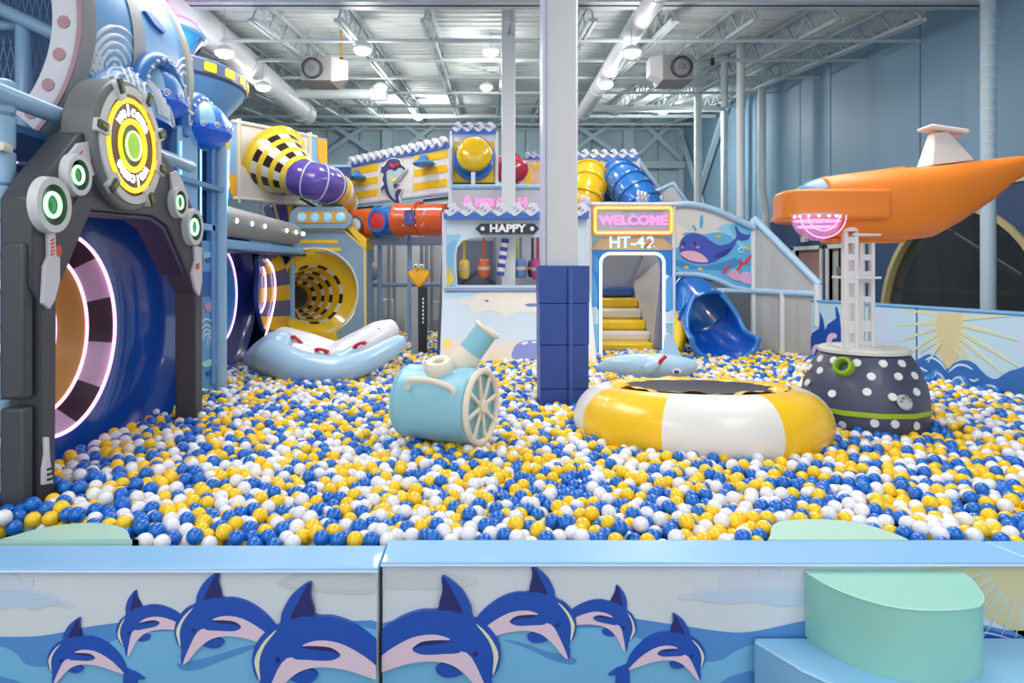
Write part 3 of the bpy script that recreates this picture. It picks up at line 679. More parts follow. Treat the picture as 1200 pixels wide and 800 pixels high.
# padded cannon
def cannon():
    ax = Vector((.9, -.43, 0)).normalized(); c = P(561, 476, 4.22)
    t = thing('foam_cannon', 'light blue padded cannon with cream spoked wheel in the ball pit', 'play cannon', (-.28, 4.45, .42))
    CB = M((140, 198, 216), .4, bump=.4, bscale=7, coat=.12); CC = M((232, 222, 204), .42, bump=.2, bscale=8)
    R = .232; L = .50
    b = MB(); b.lathe([(0, 0), (R-.02, 0), (R, .02), (R+.006, L*.5), (R, L-.02), (R-.02, L), (0, L)], c-ax*L, ax, CB, 56); b.build('drum_body', t)
    up = Vector((0, 0, 1)); side = up.cross(ax).normalized()
    b = MB(); b.torus(c+ax*.02, ax, .218, .02, CC, 48, 10); wheel = b.build('wheel_rim', t)
    for k in range(8):
        a = 2*PI*k/8+.2; d = side*math.cos(a)+up*math.sin(a)
        b = MB(); b.bar(c+ax*.022+d*.03, c+ax*.022+d*.21, .026, .02, CC, up=ax); b.build('spoke', wheel, bev=.006)
    b = MB(); b.lathe([(0, .045), (.03, .045), (.042, .035), (.045, 0)], c+ax*.003, ax, CC, 24); b.build('wheel_hub', wheel)
    b = MB(); b.torus(c-ax*L, ax, R-.012, .012, CB, 40, 6); b.build('end_piping', t)
    # barrel: cream collar then blue tube rising to the right
    b0 = P(540, 428, 4.42); b1 = P(571, 386, 4.42); dv = (Vector(b1)-b0).normalized()
    b = MB(); b.lathe([(.10, -.12), (.098, 0), (.092, .06), (.086, .11), (0, .11)], b0, dv, CC, 32); b.build('barrel_collar', t)
    m0 = b0+dv*.10; ln = (b1-b0).length-.10
    b = MB(); b.lathe([(.082, 0), (.078, ln), (.0, ln)], m0, dv, CB, 32); b.build('barrel', t)
    b = MB(); b.torus(m0+dv*ln, dv, .078, .016, CC, 32, 10); b.build('muzzle_ring', t)
    q = P(514, 427, 4.25)
    b = MB(); b.lathe([(.034, .02), (.05, .032), (.075, .03), (.09, .014), (.094, -.01), (.088, -.05), (.034, -.05), (.034, .02)], q, (-.12, -.3, 1), CC, 36); b.build('ring_hatch', t)
    b = MB(); b.ball(P(533, 441, 4.2), (.036, .02, .036), WHITE, 20, 10); b.build('white_button', t)
    h = [P(478, 455, 4.17), P(479, 446, 4.15), P(487, 444.5, 4.13), P(505, 446, 4.1), P(522, 451, 4.07), P(531, 457, 4.06), P(531, 463, 4.08)]
    b = MB(); b.tube(crom(h, 5, False), .018, CC, 12, sx=1); b.build('carry_handle', t)
cannon()
# submarine on a dotted base
def submarine():
    D = 4.95; cx = sx(1012, D); t = thing('submarine_base', 'dark dotted padded base with green stripe under the orange submarine', 'play base', (cx, D, .4))
    SB = M((72, 76, 100), .42, bump=.3, bscale=6, coat=.12); n = 12
    prof = [(.40, .30), (.418, .5), (.42, .70), (.405, .79), (.345, .93), (.295, 1.0)]
    b = MB(); b.lathe([(0, .3)]+prof+[(0, 1.0)], (cx, D, 0), (0, 0, 1), SB, n, xdir=(1, .27, 0)); b.build('body', t, bev=.015, seg=3, smooth=30)
    b = MB(); b.lathe([(0, 1.005), (.30, 1.003), (.30, 1.025), (.285, 1.04), (0, 1.045)], (cx, D, 0), (0, 0, 1), M((220, 218, 212), .42), 36); b.build('top_cap', t)
    b = MB(); b.lathe([(.423, .60), (.428, .602), (.428, .632), (.423, .635)], (cx, D, 0), (0, 0, 1), M((168, 190, 40), .45), n, xdir=(1, .27, 0)); b.build('green_stripe', t)
    def surf(px_, py_):
        # point on the profile seen at that photo point (near side)
        c0 = Vector((0, 0, 1.6)); r = Vector(((px_-570)/F_, 1, -(py_-315)/F_))
        s = 3.9
        while s < 5.2:
            q = c0+r*s; d = math.hypot(q.x-cx, q.y-D)
            R = 0
            for (r0, z0), (r1, z1) in zip(prof, prof[1:]):
                if z0 <= q.z <= z1: R = r0+(r1-r0)*(q.z-z0)/(z1-z0)
            if d < R*.995:
                slope = 0 if q.z < .7 else .5
                nn = Vector((q.x-cx, q.y-D, 0)).normalized(); nn = (nn+Vector((0, 0, slope))).normalized(); return q, nn
            s += .002
        return None, None
    for (x, y) in ((961, 420), (961, 434), (949, 430), (946, 448), (977, 422), (1004, 425), (1035, 426), (1057, 426), (1021, 441), (1053, 441), (1072, 440), (975, 461), (1016, 459), (1046, 465), (1074, 459), (987, 498), (1025, 496), (1049, 497), (1074, 499)):
        q, nn = surf(x, y)
        if q is None: continue
        b = MB(); b.lathe([(0, .006), (.026, .006), (.029, -.004)], q, nn, WHITE, 18); b.build('white_dot', t)
    q, nn = surf(989, 430); b = MB(); GR = M((140, 178, 40), .4)
    b.lathe([(.036, -.02), (.036, .03), (.044, .045), (.062, .04), (.07, .02), (.07, -.03)], q, nn, GR, 32); b.lathe([(.036, -.015), (0, -.015)], q, nn, M((180, 186, 120), .5), 24); b.build('green_porthole', t)
    q, nn = surf(1060, 471); b = MB(); b.lathe([(0, .012), (.045, .012), (.055, 0)], q, nn, M((190, 194, 198), .4), 28)
    badge = b.build('round_badge', t)
    fb = Frame(q+nn*.0125, Vector((0, 0, 1)).cross(nn), (0, 0, 1)); b = MB()
    for k in range(8):
        a = PI*2*k/8; b.prism([(.014*math.cos(a), .014*math.sin(a)), (.04*math.cos(a-.25), .04*math.sin(a-.25)), (.04*math.cos(a+.25), .04*math.sin(a+.25))], fb, 0, .002, GREY)
    b.build('badge_segments', badge)
    # lattice mast
    t2 = thing('lattice_mast', 'white ladder-like mast posts carrying the orange submarine', 'mast', (cx, D, 1.04))
    for (xa, D2) in ((996, 4.78), (1001, 5.02), (1017, 4.9)):
        ztop = sz(268, D2); z0 = 1.03; xc = sx(xa if xa != 1017 else 1014.5, D2); w_ = .055 if xa == 1017 else .05
        b = MB(); b.box((xc-w_, D2-.025, z0), (xc-w_+.028, D2+.025, ztop), WHITE); b.box((xc+w_-.028, D2-.025, z0), (xc+w_, D2+.02, ztop), WHITE); b.build('post', t2, bev=.003, seg=1)
        zz = [z0+.02, 1.16, 1.33, 1.50, 1.57, 1.70, 1.82]
        for z in (z0+.03, 1.17, 1.21, 1.38, 1.52, 1.56, 1.68, 1.80):
            if z < ztop: b = MB(); b.box((xc-w_+.017, D2-.016, z-.02), (xc+w_-.017, D2+.016, z+.024), WHITE); b.build('rung', t2, bev=.002, seg=1)
        if xa == 996: b = MB(); b.lathe([(.0, .03), (.035, .025), (.055, 0), (.055, -.02)], (xc, D2, ztop), (0, 0, 1), WHITE, 20); b.build('post_cap', t2)
    b = MB(); b.cyl((cx-.02, D, 1.03), (cx-.02, D, 1.85), .03, PIPEW, 16); b.build('inner_pole', t2)
    for z in (1.03, 1.53, 1.83): b = MB(); b.box((sx(991, 4.85), D-.2, z), (sx(1024, 4.85), D+.1, z+.018), WHITE); b.build('plate', t2, bev=.004, seg=1)
    # the orange submarine
    OR = M((238, 132, 34), .45, bump=.2, bscale=5); t3 = thing('toy_submarine', 'orange padded submarine raised on the white mast at right', 'play submarine', (sx(1040, D), D, 1.82))
    def sec(px_, yt, yb, wy, DD=D):
        return (sx(px_, DD), DD, (sz(yt, DD)+sz(yb, DD))/2, wy, (sz(yt, DD)-sz(yb, DD))/2)
    secs = [sec(958, 209, 276, .20), sec(975, 206, 280, .245), sec(1000, 203, 282, .275), sec(1040, 199, 283, .285), sec(1082, 196, 279, .27), sec(1110, 193, 265, .22), sec(1150, 188, 240, .16), sec(1185, 184, 213, .10), sec(1196, 183, 207, .085)]
    b = MB(); n = 28
    for (x, y, z, wy, hz) in secs:
        for j in range(n):
            a = 2*PI*j/n; ca, sa = math.cos(a), math.sin(a); e = .72
            b.v.append(Vector((x, y+wy*math.copysign(abs(ca)**e, ca), z+hz*math.copysign(abs(sa)**e, sa))))
    k = b.mi(OR)
    for i in range(len(secs)-1):
        for j in range(n): b.f.append([i*n+j, i*n+(j+1) % n, (i+1)*n+(j+1) % n, (i+1)*n+j]); b.fm.append(k)
    b.f.append(list(range(n))[::-1]); b.fm.append(k); b.f.append([(len(secs)-1)*n+j for j in range(n)]); b.fm.append(k)
    b.build('hull', t3, smooth=50, bev=.012)
    # clear nose
    GL = mat('clear_blue', (120, 190, 230), .05, alpha=.32, coat=.6); NS = M((112, 156, 196), .25, alpha=.75)
    x, y, z, wy, hz = secs[0]
    b = MB()
    rings = [(0, 1), (-.07, .90), (-.13, .72), (-.17, .45), (-.185, .12)]
    for dx, s in rings:
        for j in range(n):
            a = 2*PI*j/n; b.v.append(Vector((x+dx, y+wy*s*math.cos(a), z+hz*s*math.sin(a))))
    k = b.mi(NS)
    for i in range(len(rings)-1):
        for j in range(n): b.f.append([i*n+j, (i)*n+(j+1) % n, (i+1)*n+(j+1) % n, (i+1)*n+j]); b.fm.append(k)
    b.build('clear_nose', t3, smooth=60)
    # bumper wrapping the nose
    zt, zb = sz(222, 4.68), sz(257, 4.68)
    pts = [(sx(1043, 4.66), 4.62)]
    xl = sx(909, 4.93)
    rim = [(sx(1043, 4.66), 4.63), (xl+.12, 4.63), (xl+.02, 4.66), (xl-.03, 4.74), (xl, 4.95), (xl+.08, 5.16), (xl+.2, 5.26), (sx(1043, 4.66), 5.27)]
    inn = [(sx(1043, 4.66), 5.21), (xl+.2, 5.21), (xl+.12, 5.12), (xl+.12, 4.80), (xl+.2, 4.70), (sx(1043, 4.66), 4.69)]
    b = MB(); b.prism(rim+inn, Frame((0, 0, 0), (1, 0, 0), (0, 1, 0)), zb, zt, OR); b.build('nose_bumper', t3, bev=.03, seg=4)
    # pads on hull
    b = MB(); b.hexa([(sx(958, D), D-.06, sz(208, D)), (sx(1056, D), D-.08, sz(196, D)), (sx(1056, D), D+.08, sz(196, D)), (sx(958, D), D+.06, sz(208, D)), (sx(961, D), D-.05, sz(206, D)), (sx(1054, D), D-.07, sz(194, D)), (sx(1054, D), D+.07, sz(194, D)), (sx(961, D), D+.05, sz(206, D))], OR); b.v = [v-Vector((0, 0, .014)) for v in b.v]; b.build('roof_pad', t3, bev=.008)
    b = MB(); b.box((sx(968, D), D-.1, sz(283.5, D)-.006), (sx(1052, D), D+.1, sz(279, D)), OR); b.build('belly_pad', t3, bev=.012)
    # fin
    WP = M((226, 220, 216), .45); b = MB()
    f0 = [(sx(1083, D), sz(191, D)), (sx(1137, D), sz(184, D)), (sx(1117, D), sz(163, D)), (sx(1108, D), sz(154, D)), (sx(1091, D), sz(157, D))]
    b.hexa([(f0[0][0], D-.1, f0[0][1]-.03), (f0[1][0], D-.05, f0[1][1]-.03), (f0[1][0], D+.05, f0[1][1]-.03), (f0[0][0], D+.1, f0[0][1]-.03), (f0[4][0], D-.04, f0[4][1]), (f0[3][0], D-.03, f0[3][1]), (f0[3][0], D+.03, f0[3][1]), (f0[4][0], D+.04, f0[4][1])], WP)
    b.build('tail_fin', t3, bev=.008)
    b = MB(); ztop = sz(152, D)
    b.hexa([(sx(1083, D), D-.09, ztop), (sx(1128, D), D-.08, ztop-.045), (sx(1132, D), D+.1, ztop-.04), (sx(1086, D), D+.12, ztop+.005), (sx(1083, D), D-.09, ztop+.028), (sx(1128, D), D-.08, ztop-.01), (sx(1132, D), D+.1, ztop-.005), (sx(1086, D), D+.12, ztop+.03)], WP); b.build('tail_wing', t3, bev=.014, seg=3)
    # LED dome
    c = P(957, 253, 4.66); PK = G((255, 150, 240), 1.6)
    t4 = thing('led_dome_lamp', 'clear half dome lamp glowing pink beneath the submarine nose', 'lamp', c-Vector((0, 0, .17)))
    b = MB(); b.ball(c, (.17, .12, .17), mat('clear_pink', (240, 190, 240), .05, alpha=.35, coat=.5), 32, 12, t0=-PI/2, t1=0); b.build('dome', t4)
    b = MB(); b.lathe([(.0, .0), (.17, 0), (.17, .012), (0, .014)], c, (0, 0, 1), M((214, 190, 222), .3), 32, sy=.7, xdir=(1, 0, 0)); b.build('base_plate', t4)
    b = MB()
    for r_, dz in ((.155, -.035), (.13, -.075)): b.lathe([(r_, dz), (r_-.006, dz-.006), (r_-.002, dz+.006), (r_, dz)], c, (0, 0, 1), PK, 32, sy=.7, xdir=(1, 0, 0))
    for k in range(2):
        s = .9-.28*k; b.tube([c+Vector((.17*s*math.cos(a), -.095+.0*k, .17*s*math.sin(a))) for a in [PI+PI*i/16 for i in range(17)]], .004, PK, 6)
    b.build('led_strip', t4)
    for k in range(14):
        a = 2*PI*k/14; q = c+Vector((.15*math.cos(a), .105*math.sin(a), -.006)); m_ = MB(); m_.ball(q, .009, G((255, 225, 250), 5), 8, 6); m_.build('led', t4)
submarine()
# rocking whale float
def float_toy(path, r, m, nseg, t, name, ends=None, n=20, flat=1):
    b = MB(); rs = r if isinstance(r, list) else [r]*len(path)
    pts = crom(path, 6, False); R = []
    N = len(pts)
    for i in range(N):
        f = i/(N-1)*(len(rs)-1); a = int(min(f, len(rs)-1.001)); R.append(rs[a]+(rs[a+1]-rs[a])*(f-a))
    # rounded ends
    d0 = (pts[0]-pts[1]).normalized(); d1 = (pts[-1]-pts[-2]).normalized()
    pre = [(pts[0]+d0*R[0]*math.sin(a)*.7, R[0]*math.cos(a)) for a in (1.45, 1.1, .7, .35)]; post = [(pts[-1]+d1*R[-1]*math.sin(a)*.7, R[-1]*math.cos(a)) for a in (.35, .7, 1.1, 1.45)]
    P_ = [q for q, _ in pre]+pts+[q for q, _ in post]; R_ = [q for _, q in pre]+R+[q for _, q in post]
    b.tube(P_, R_, m, n); return b.build(name, t, smooth=60)
def rocker():
    LB = M((176, 210, 236), .28, coat=.4, bump=.3, bscale=7); WV = M((228, 228, 230), .3, coat=.35, bump=.4, bscale=7); RH = M((196, 30, 50), .4); SB = M((164, 200, 224), .3, coat=.4)
    t = thing('inflatable_rocker', 'long light blue and white inflatable rocker with red handles', 'inflatable toy', (sx(375, 7.4), 7.4, .45))
    # curved white bed between two blue side tubes
    bed = [P(322, 409, 7.5), P(350, 417, 7.35), P(385, 424, 7.3), P(412, 414, 7.35), P(438, 399, 7.5), P(452, 391, 7.6)]
    front = [P(318, 418, 7.1), P(350, 430, 6.85), P(392, 434, 6.75), P(425, 425, 6.85), P(452, 411, 7.05), P(468, 401, 7.2)]
    back = [P(293, 419, 7.7), P(320, 428, 7.7), P(375, 430, 7.8), P(420, 418, 7.9), P(450, 400, 8.1), P(455, 392, 8.2)]
    float_toy(bed[:], [.20, .20, .17, .18, .17, .12], WV, 20, t, 'white_bed')
    float_toy([b_+Vector((.02, .25, .03)) for b_ in bed], [.2, .20, .17, .18, .17, .12], WV, 20, t, 'white_bed')
    float_toy(front, [.19, .17, .145, .125, .11, .085], LB, 20, t, 'side_tube')
    float_toy(back, [.10, .11, .12, .13, .11, .08], LB, 20, t, 'side_tube')
    float_toy([P(306, 420, 7.35), P(324, 410, 7.3), P(333, 408, 7.3)], [.17, .2, .19], LB, 20, t, 'rounded_nose')
    b = MB(); b.tube(crom([P(398, 428, 7.22), P(408, 424, 7.25), P(416, 418, 7.3)], 4, False), [.165]*9, SB, 24); b.build('blue_band', t)
    for (x, y, D, dx, dy) in ((349, 399, 7.25, 10, 8), (377, 411, 7.15, 11, 2), (421, 404.5, 7.2, 11, -5), (440, 390.5, 7.45, 8, -8), (425, 388, 7.9, 8, -7), (404, 402, 7.75, 8, -4)):
        a, c = P(x-dx/2, y-dy/2, D), P(x+dx/2, y+dy/2, D)
        up = Vector((0, -.02, .018)); b = MB(); b.tube(crom([a-up*.6, a+up*.5, (a+c)/2+up, c+up*.5, c-up*.6], 4, False), .016, RH, 8)
        b.lathe([(0, .012), (.03, .01), (.034, 0)], a, (0, -.4, 1), RH, 12); b.lathe([(0, .012), (.03, .01), (.034, 0)], c, (0, -.4, 1), RH, 12); b.build('red_handle', t)
rocker()
def shark_float():
    LB = M((178, 212, 236), .28, coat=.4, bump=.3, bscale=7); WV = M((222, 228, 234), .3, coat=.35)
    t = thing('inflatable_shark', 'light blue inflatable shark float with a red handle behind the trampoline', 'inflatable toy', (sx(760, 6.7), 6.7, .45))
    float_toy([P(702, 430, 6.9), P(725, 427, 6.7), P(760, 428, 6.6), P(790, 430, 6.65), P(812, 428, 6.7)], [.03, .09, .12, .12, .06], LB, 24, t, 'body')
    b = MB(); f = Frame((0, 6.75, 0), (1, 0, 0)); b.prism(sm(f, [(775, 424), (778, 408), (780, 392), (786, 392), (792, 404), (797, 418), (802, 428), (788, 432)], 4), f, -.035, .035, LB); b.build('dorsal_fin', t, bev=.02, seg=3)
    float_toy([P(760, 432, 6.4), P(768, 426, 6.38), P(776, 418, 6.45)], [.05, .05, .03], LB, 16, t, 'side_fin')
    b = MB(); b.tube([P(770, 428, 6.36), P(775, 422, 6.34), P(780, 417.5, 6.36)], .018, M((196, 30, 50), .4), 8); b.build('red_handle', t)
    b = MB(); b.ball(P(793, 435.5, 6.49), (.045, .02, .028), WHITE, 16, 8); b.ball(P(793, 435.5, 6.475), (.026, .016, .02), NAVY, 12, 8); b.ball(P(793, 435.5, 6.46), (.012, .01, .01), RED, 8, 6); b.build('eye', t)
shark_float()
# ================================================================ left play structure
CH = M((66, 68, 74), .45, bump=.15, bscale=12); CHL = M((112, 114, 116), .45); SIL = M((206, 208, 210), .4); PURD = M((58, 52, 84), .45)
# padded corner post at the left edge
t = thing('padded_post', 'light blue padded post with cream straps at the far left edge', 'post', (-2.335, 3.3, 0))
z = .3; k = 0
while z < 2.5:
    h = .17; b = MB(); b.lathe([(.048, 0), (.062, .012), (.064, h-.014), (.050, h-.002)], (-2.335, 3.28, z), (0, 0, 1), PIPEB, 20); b.build('pad_segment', t); z += h
b = MB(); b.cyl((-2.335, 3.28, 0), (-2.335, 3.28, 2.5), .045, M((110, 150, 190), .5), 16); b.build('core_pipe', t)
for z in (.78, 1.22, 1.52, 2.17): b = MB(); b.tube([(-2.27, 3.25, z), (-2.262, 3.20, z+.005), (-2.33, 3.205, z+.005), (-2.38, 3.24, z)], .022, M((226, 220, 206), .6), 10, sx=.7); b.build('strap', t)
def pipe(name, a, c, r, label, cat='rail', m=None, grp=None):
    b = MB(); a = Vector(a); c = Vector(c); d = (c-a).normalized()
    b.lathe([(0, -r*.5), (r*.8, -r*.3), (r, 0), (r, (c-a).length), (r*.8, (c-a).length+r*.3), (0, (c-a).length+r*.5)], a, d, m or PIPEB, 18)
    return tag(b.build(name), label, cat, grp)
pipe('padded_rail', (-2.29, 3.0, 2.43), (-2.29, 5.28, 2.39), .048, 'light blue padded rail running behind the round welcome sign')
pipe('padded_rail', (-2.42, 3.0, 1.98), (-2.36, 3.62, 2.06), .05, 'short light blue padded rail low behind the gate shoulder at left')
# ---- gate
fg = fxp(-2.1)
g = thing('entrance_gate', 'dark grey science fiction style entrance gate with round glowing sign', 'gate', (-2.15, 4.1, .3))
out = [(48, 600), (47, 352), (38, 336), (37, 232), (60, 198), (92, 158), (112, 150), (150, 130), (196, 185), (214, 212), (236, 270), (239, 300), (237, 340), (237, 520), (229, 520), (229, 345), (221, 320), (197, 264), (181, 253), (108, 246), (66, 345), (64, 600)]
b = MB(); b.prism(px(fg, out), fg, -.15, 0, CH); b.build('arch_frame', g, bev=.012, seg=2)
b = MB(); b.prism(px(fg, [(60, 352), (104, 246), (181, 253), (197, 264), (221, 320), (218, 322), (195, 270), (180, 258), (108, 251), (66, 352)]), fg, -.19, -.02, PURD); b.build('inner_lining', g, bev=.006)
fgd = fxp(-2.035); uc, vc = fgd.uv(157, 171)
b = MB(); b.lathe([(0, -.13), (.375, -.13), (.375, .035), (.36, .05), (0, .05)], fg.w(uc, vc), fg.n, CHL, 56, mfun=None); b.build('sign_drum', g, bev=.006)
b = MB(); b.lathe([(.335, .05), (.335, .065), (.292, .065), (.288, .05)], fg.w(uc, vc), fg.n, SIL, 56); b.build('silver_ring', g)
b = MB(); b.lathe([(.289, .054), (0, .054)], fg.w(uc, vc), fg.n, M((70, 62, 54), .4), 48); b.build('sign_face', g)
YG = G((255, 184, 36), 1.5); GG = G((150, 255, 160), 2.2); PG = G((255, 170, 225), 1.6)
for r_, w_, m_ in ((.252, .012, YG), (.266, .005, YG), (.142, .013, YG), (.126, .006, YG)): b = MB(); b.torus(fg.w(uc, vc, .058), fg.n, r_, w_, m_, 56, 8); b.build('yellow_light_ring', g)
b = MB(); b.lathe([(0, .064), (.075, .064), (.082, .05)], fg.w(uc, vc), fg.n, G((140, 190, 40), .5), 32); b.build('green_centre', g)
b = MB(); b.torus(fg.w(uc, vc, .066), fg.n, .082, .005, G((200, 255, 150), 2.5), 40, 8); b.build('green_light_ring', g)
PW = G((255, 236, 240), 1.3)
for i, ch in enumerate('welcome'):
    for base in (0, PI):
        a = PI/2-(i-3)*.28+base; rr = .197
        lettering(ch, fg, uc+rr*math.cos(a), vc+rr*math.sin(a), .09, .006, PW, d0=.058, parent=g, rot=a-PI/2, offset=.003)
for a in (-30, 30, 95, 150, 210, 270, 330):
    pass
for a in (22, 75-12, 118, 172, 228, 302, 345):
    a = math.radians(a); c_, s_ = math.cos(a), math.sin(a)
    fa = Frame(fg.w(uc+.315*c_, vc+.315*s_), fg.u*c_+fg.v*s_, fg.v*c_-fg.u*s_)
    b = MB(); b.prism(rrect(-.05, -.036, .06, .036, .012), fa, .04, .075, SIL); clamp = b.build('clamp', g, bev=.004, seg=1)
    b = MB(); b.prism(rrect(-.012, -.022, .07, .022, .006), fa, .07, .085, M((60, 66, 52), .5)); b.build('clamp_face', clamp)
    b = MB(); b.prism(rrect(-.002, -.010, .045, .010, .004), fa, .085, .089, M((120, 140, 40), .5)); b.build('clamp_window', clamp)
def gate_light(pxx, pyy, r, name='round_light'):
    u_, v_ = fxp(-2.065).uv(pxx, pyy)
    b = MB(); b.lathe([(0, .02), (r*.7, .02), (r*.74, .045), (r, .045), (r+.004, .0)], fg.w(u_, v_), fg.n, SIL, 36, mfun=lambda i, j: SIL if i > 1 else CH); o = b.build(name, g)
    b = MB(); b.torus(fg.w(u_, v_, .035), fg.n, r*.42, r*.075, GG, 36, 8); b.build('green_light_ring', o)
    b = MB(); b.lathe([(0, .03), (r*.3, .024)], fg.w(u_, v_), fg.n, G((20, 90, 50), .5), 24); b.build('lens', o)
for (x, y, r) in ((62, 240, .132), (92, 205, .104), (211, 237, .104), (228, 266, .128)): gate_light(x, y, r)
TR = M((206, 204, 214), .42)
for pts in ([(70, 190), (88, 168), (100, 166), (113, 181), (110, 202), (100, 210), (92, 195), (82, 200)], [(52, 265), (60, 268), (61, 288), (66, 300), (66, 330), (60, 352), (54, 362), (46, 355), (48, 312), (53, 300)],
            [(197, 203), (204, 200), (211, 212), (218, 232), (212, 240), (204, 235), (199, 222)], [(225, 288), (234, 290), (234, 330), (231, 347), (226, 338), (222, 320), (226, 305)], [(49, 512), (53, 512), (54, 535), (58, 566), (47, 568), (47, 550), (50, 530)]):
    b = MB(); b.prism(px(fg, pts), fg, 0, .02, TR); b.build('trim_plate', g, bev=.003, seg=1)
b = MB()
for k in range(5): x = 54.5; y = 281+k*4.2; b = MB(); b.prism(px(fg, [(x, y), (x+4, y-2), (x+4, y), (x, y+2)]), fg, .02, .023, M((214, 84, 50), .5)); b.build('orange_marking', g)
b = MB(); b.prism(px(fg, [(78, 190), (92, 176), (92, 178), (79, 193)]), fg, .02, .023, M((214, 84, 50), .5)); b.prism([(fg.uv(64, 294)[0]+.018*math.cos(a), fg.uv(64, 294)[1]+.03*math.sin(a)) for a in [i*PI/6 for i in range(12)]], fg, .0, .024, M((214, 84, 50), .5))
b.prism(px(fg, [(226, 309), (230, 308), (230, 315), (226, 316)]), fg, .02, .023, M((214, 84, 50), .5)); b.build('orange_marking', g)
b = MB()
for (x, y) in ((88, 236), (85, 240), (82, 245)): b = MB(); b.prism(px(fg, [(x, y), (x+1.6, y), (x+3.4, y-8), (x+1.8, y-8)]), fg, 0, .003, BLACK); b.build('black_marking', g)
for k in range(3): b = MB(); b.prism(px(fg, [(50, 549+k*6), (56, 547+k*6), (56, 549.5+k*6), (50, 551.5+k*6)]), fg, .02, .023, BLACK); b.build('black_marking', g)
b = MB()
b.prism(px(fg, [(101, 173), (109, 182), (108, 186), (103, 187), (105, 196), (107, 200), (106, 201), (101.6, 187), (102, 185.5), (106.5, 184), (107, 182.5), (100.4, 174)]), fg, .02, .023, BLACK)
b.build('black_marking', g)
# seams on near leg side face
b = MB()
for (z0, z1) in ((.3, .96), (1.0, 1.72)): b.box((-2.235, 3.13, z0), (-2.12, 3.2, z1), CH)
b.build('leg_side_pad', g, bev=.015, seg=3)
# ---- spiral funnel slides
def funnel(label, X, D, Z, k, inner, group=None):
    t = thing('funnel_slide', label, 'slide', (X, D, Z-1.0*k))
    o = (X, D, Z)
    FB = M((14, 74, 168), .18, coat=.7); FB2 = M((24, 40, 108), .25, coat=.5)
    b = MB(); b.lathe([(1.06*k, .30), (1.04*k, .2), (.97*k, .09), (.86*k, .02), (.74*k, -.02), (.635*k, -.03)] if inner else [(.95*k, .12), (.92*k, .05), (.8*k, .0), (.635*k, -.03)], o, (1, 0, 0), FB if inner else FB2, 64); b.build('flared_rim', t, smooth=60)
    NP = G((255, 186, 228), 1.5)
    rr = [(.635, -.03), (.52, -.16), (.39, -.30), (.26, -.5), (.12, -.7)]
    b = MB(); b.torus((X-.02, D, Z), (1, 0, 0), .63*k, .012, NP, 72, 8); b.build('neon_ring', t)
    if not inner:
        b = MB(); b.lathe([(.62*k, -.03), (.4*k, -.10), (0, -.16)], o, (1, 0, 0), M((40, 128, 200), .3, coat=.5), 56); b.build('inner_bowl', t); return t
    CB1, CB2, OC = M((54, 28, 50), .35), M((200, 176, 206), .35), M((192, 150, 74), .35)
    mm = [lambda i, j: CB1 if (j//5) % 2 else CB2, lambda i, j: OC, lambda i, j: CB2 if (j//5) % 2 else CB1, lambda i, j: OC]
    for q in range(4):
        b = MB(); b.lathe([(rr[q][0]*k, rr[q][1]), (rr[q+1][0]*k, rr[q+1][1])], o, (1, 0, 0), None, 60, mfun=mm[q], xdir=(0, .2, 1)); b.build(('checked_band', 'ochre_band')[q % 2], t, smooth=60)
        b = MB(); b.torus((X+rr[q+1][1]+.006, D, Z), (1, 0, 0), rr[q+1][0]*k, .011, NP, 64, 8); b.build('neon_ring', t)
    b = MB(); b.lathe([(rr[4][0]*k, rr[4][1]), (0, rr[4][1])], o, (1, 0, 0), BLACK, 30); b.build('dark_end', t)
    return t
funnel('large blue funnel slide mouth with checked bands and pink neon rings', -2.63, 4.24, 1.2, 1.0, True)
funnel('dark blue funnel with one pink neon ring behind the blue column', -3.0, 7.7, 1.3, .88, False)
# back panels behind gate opening so the structure is closed
b = MB(); b.box((-3.6, 3.1, 0), (-3.55, 6.4, 2.4), NAVY); b.box((-3.6, 6.1, 0), (-2.6, 6.14, 2.4), M((40, 84, 150), .5)); b.box((-3.6, 3.1, 2.3), (-2.4, 6.4, 2.34), M((90, 140, 190), .5))
tag(b.build('play_room_shell'), 'blue back panels of the play room behind the funnel slide', 'panel')
# ---- spaceship drum above the gate
C0 = Vector((-3.30, 0, 3.04)); RB = 1.0
t = thing('play_drum', 'huge light blue drum with white spotted rim above the gate at top left', 'play drum', (-3.3, 4.6, 2.0))
DB_ = M((104, 164, 220), .4, bump=.15, bscale=4); A0, A1 = math.radians(-20), math.radians(222)
def dl(prof, m, name, **k):
    b = MB(); b.lathe([(r, h) for r, h in prof], C0, (0, 1, 0), m, 56, a0=A0, a1=A1 if prof[0][1] < 4 else math.radians(197), **k); return b.build(name, t, smooth=50)
dl([(.82, 3.92), (.82, 3.90), (.955, 3.90), (.965, 3.91)], M((214, 216, 224), .45), 'white_rim')
dl([(.965, 3.895), (.99, 3.895), (.99, 3.93)], M((176, 140, 152), .45), 'rim_line')
dl([(.99, 3.91), (1.0, 3.92), (1.01, 4.01), (1.0, 4.02)], M((150, 154, 156), .5), 'grey_band')
dl([(1.0, 4.015), (1.01, 4.2), (1.01, 5.2), (.985, 5.28)], DB_, 'drum_skin')
dl([(1.018, 4.42), (1.018, 4.58)], M((158, 166, 172), .5), 'grey_band')
dl([(.99, 5.20), (1.03, 5.22), (1.03, 5.30), (.99, 5.32)], M((166, 166, 160), .5), 'grey_band')
dl([(.85, 3.93), (.85, 5.3)], M((70, 120, 180), .5), 'drum_inner')
b = MB()
for a in (math.radians(a) for a in range(62, 226, 12)):
    q = C0+Vector((-math.cos(a)*.888, 3.896, math.sin(a)*.888))
    m_ = MB(); m_.lathe([(0, .004), (.036, .004), (.036, 0)], q, (0, -1, 0), M((182, 140, 146), .5), 20); m_.build('mauve_dot', t)
m_ = MB(); a = math.radians(203)
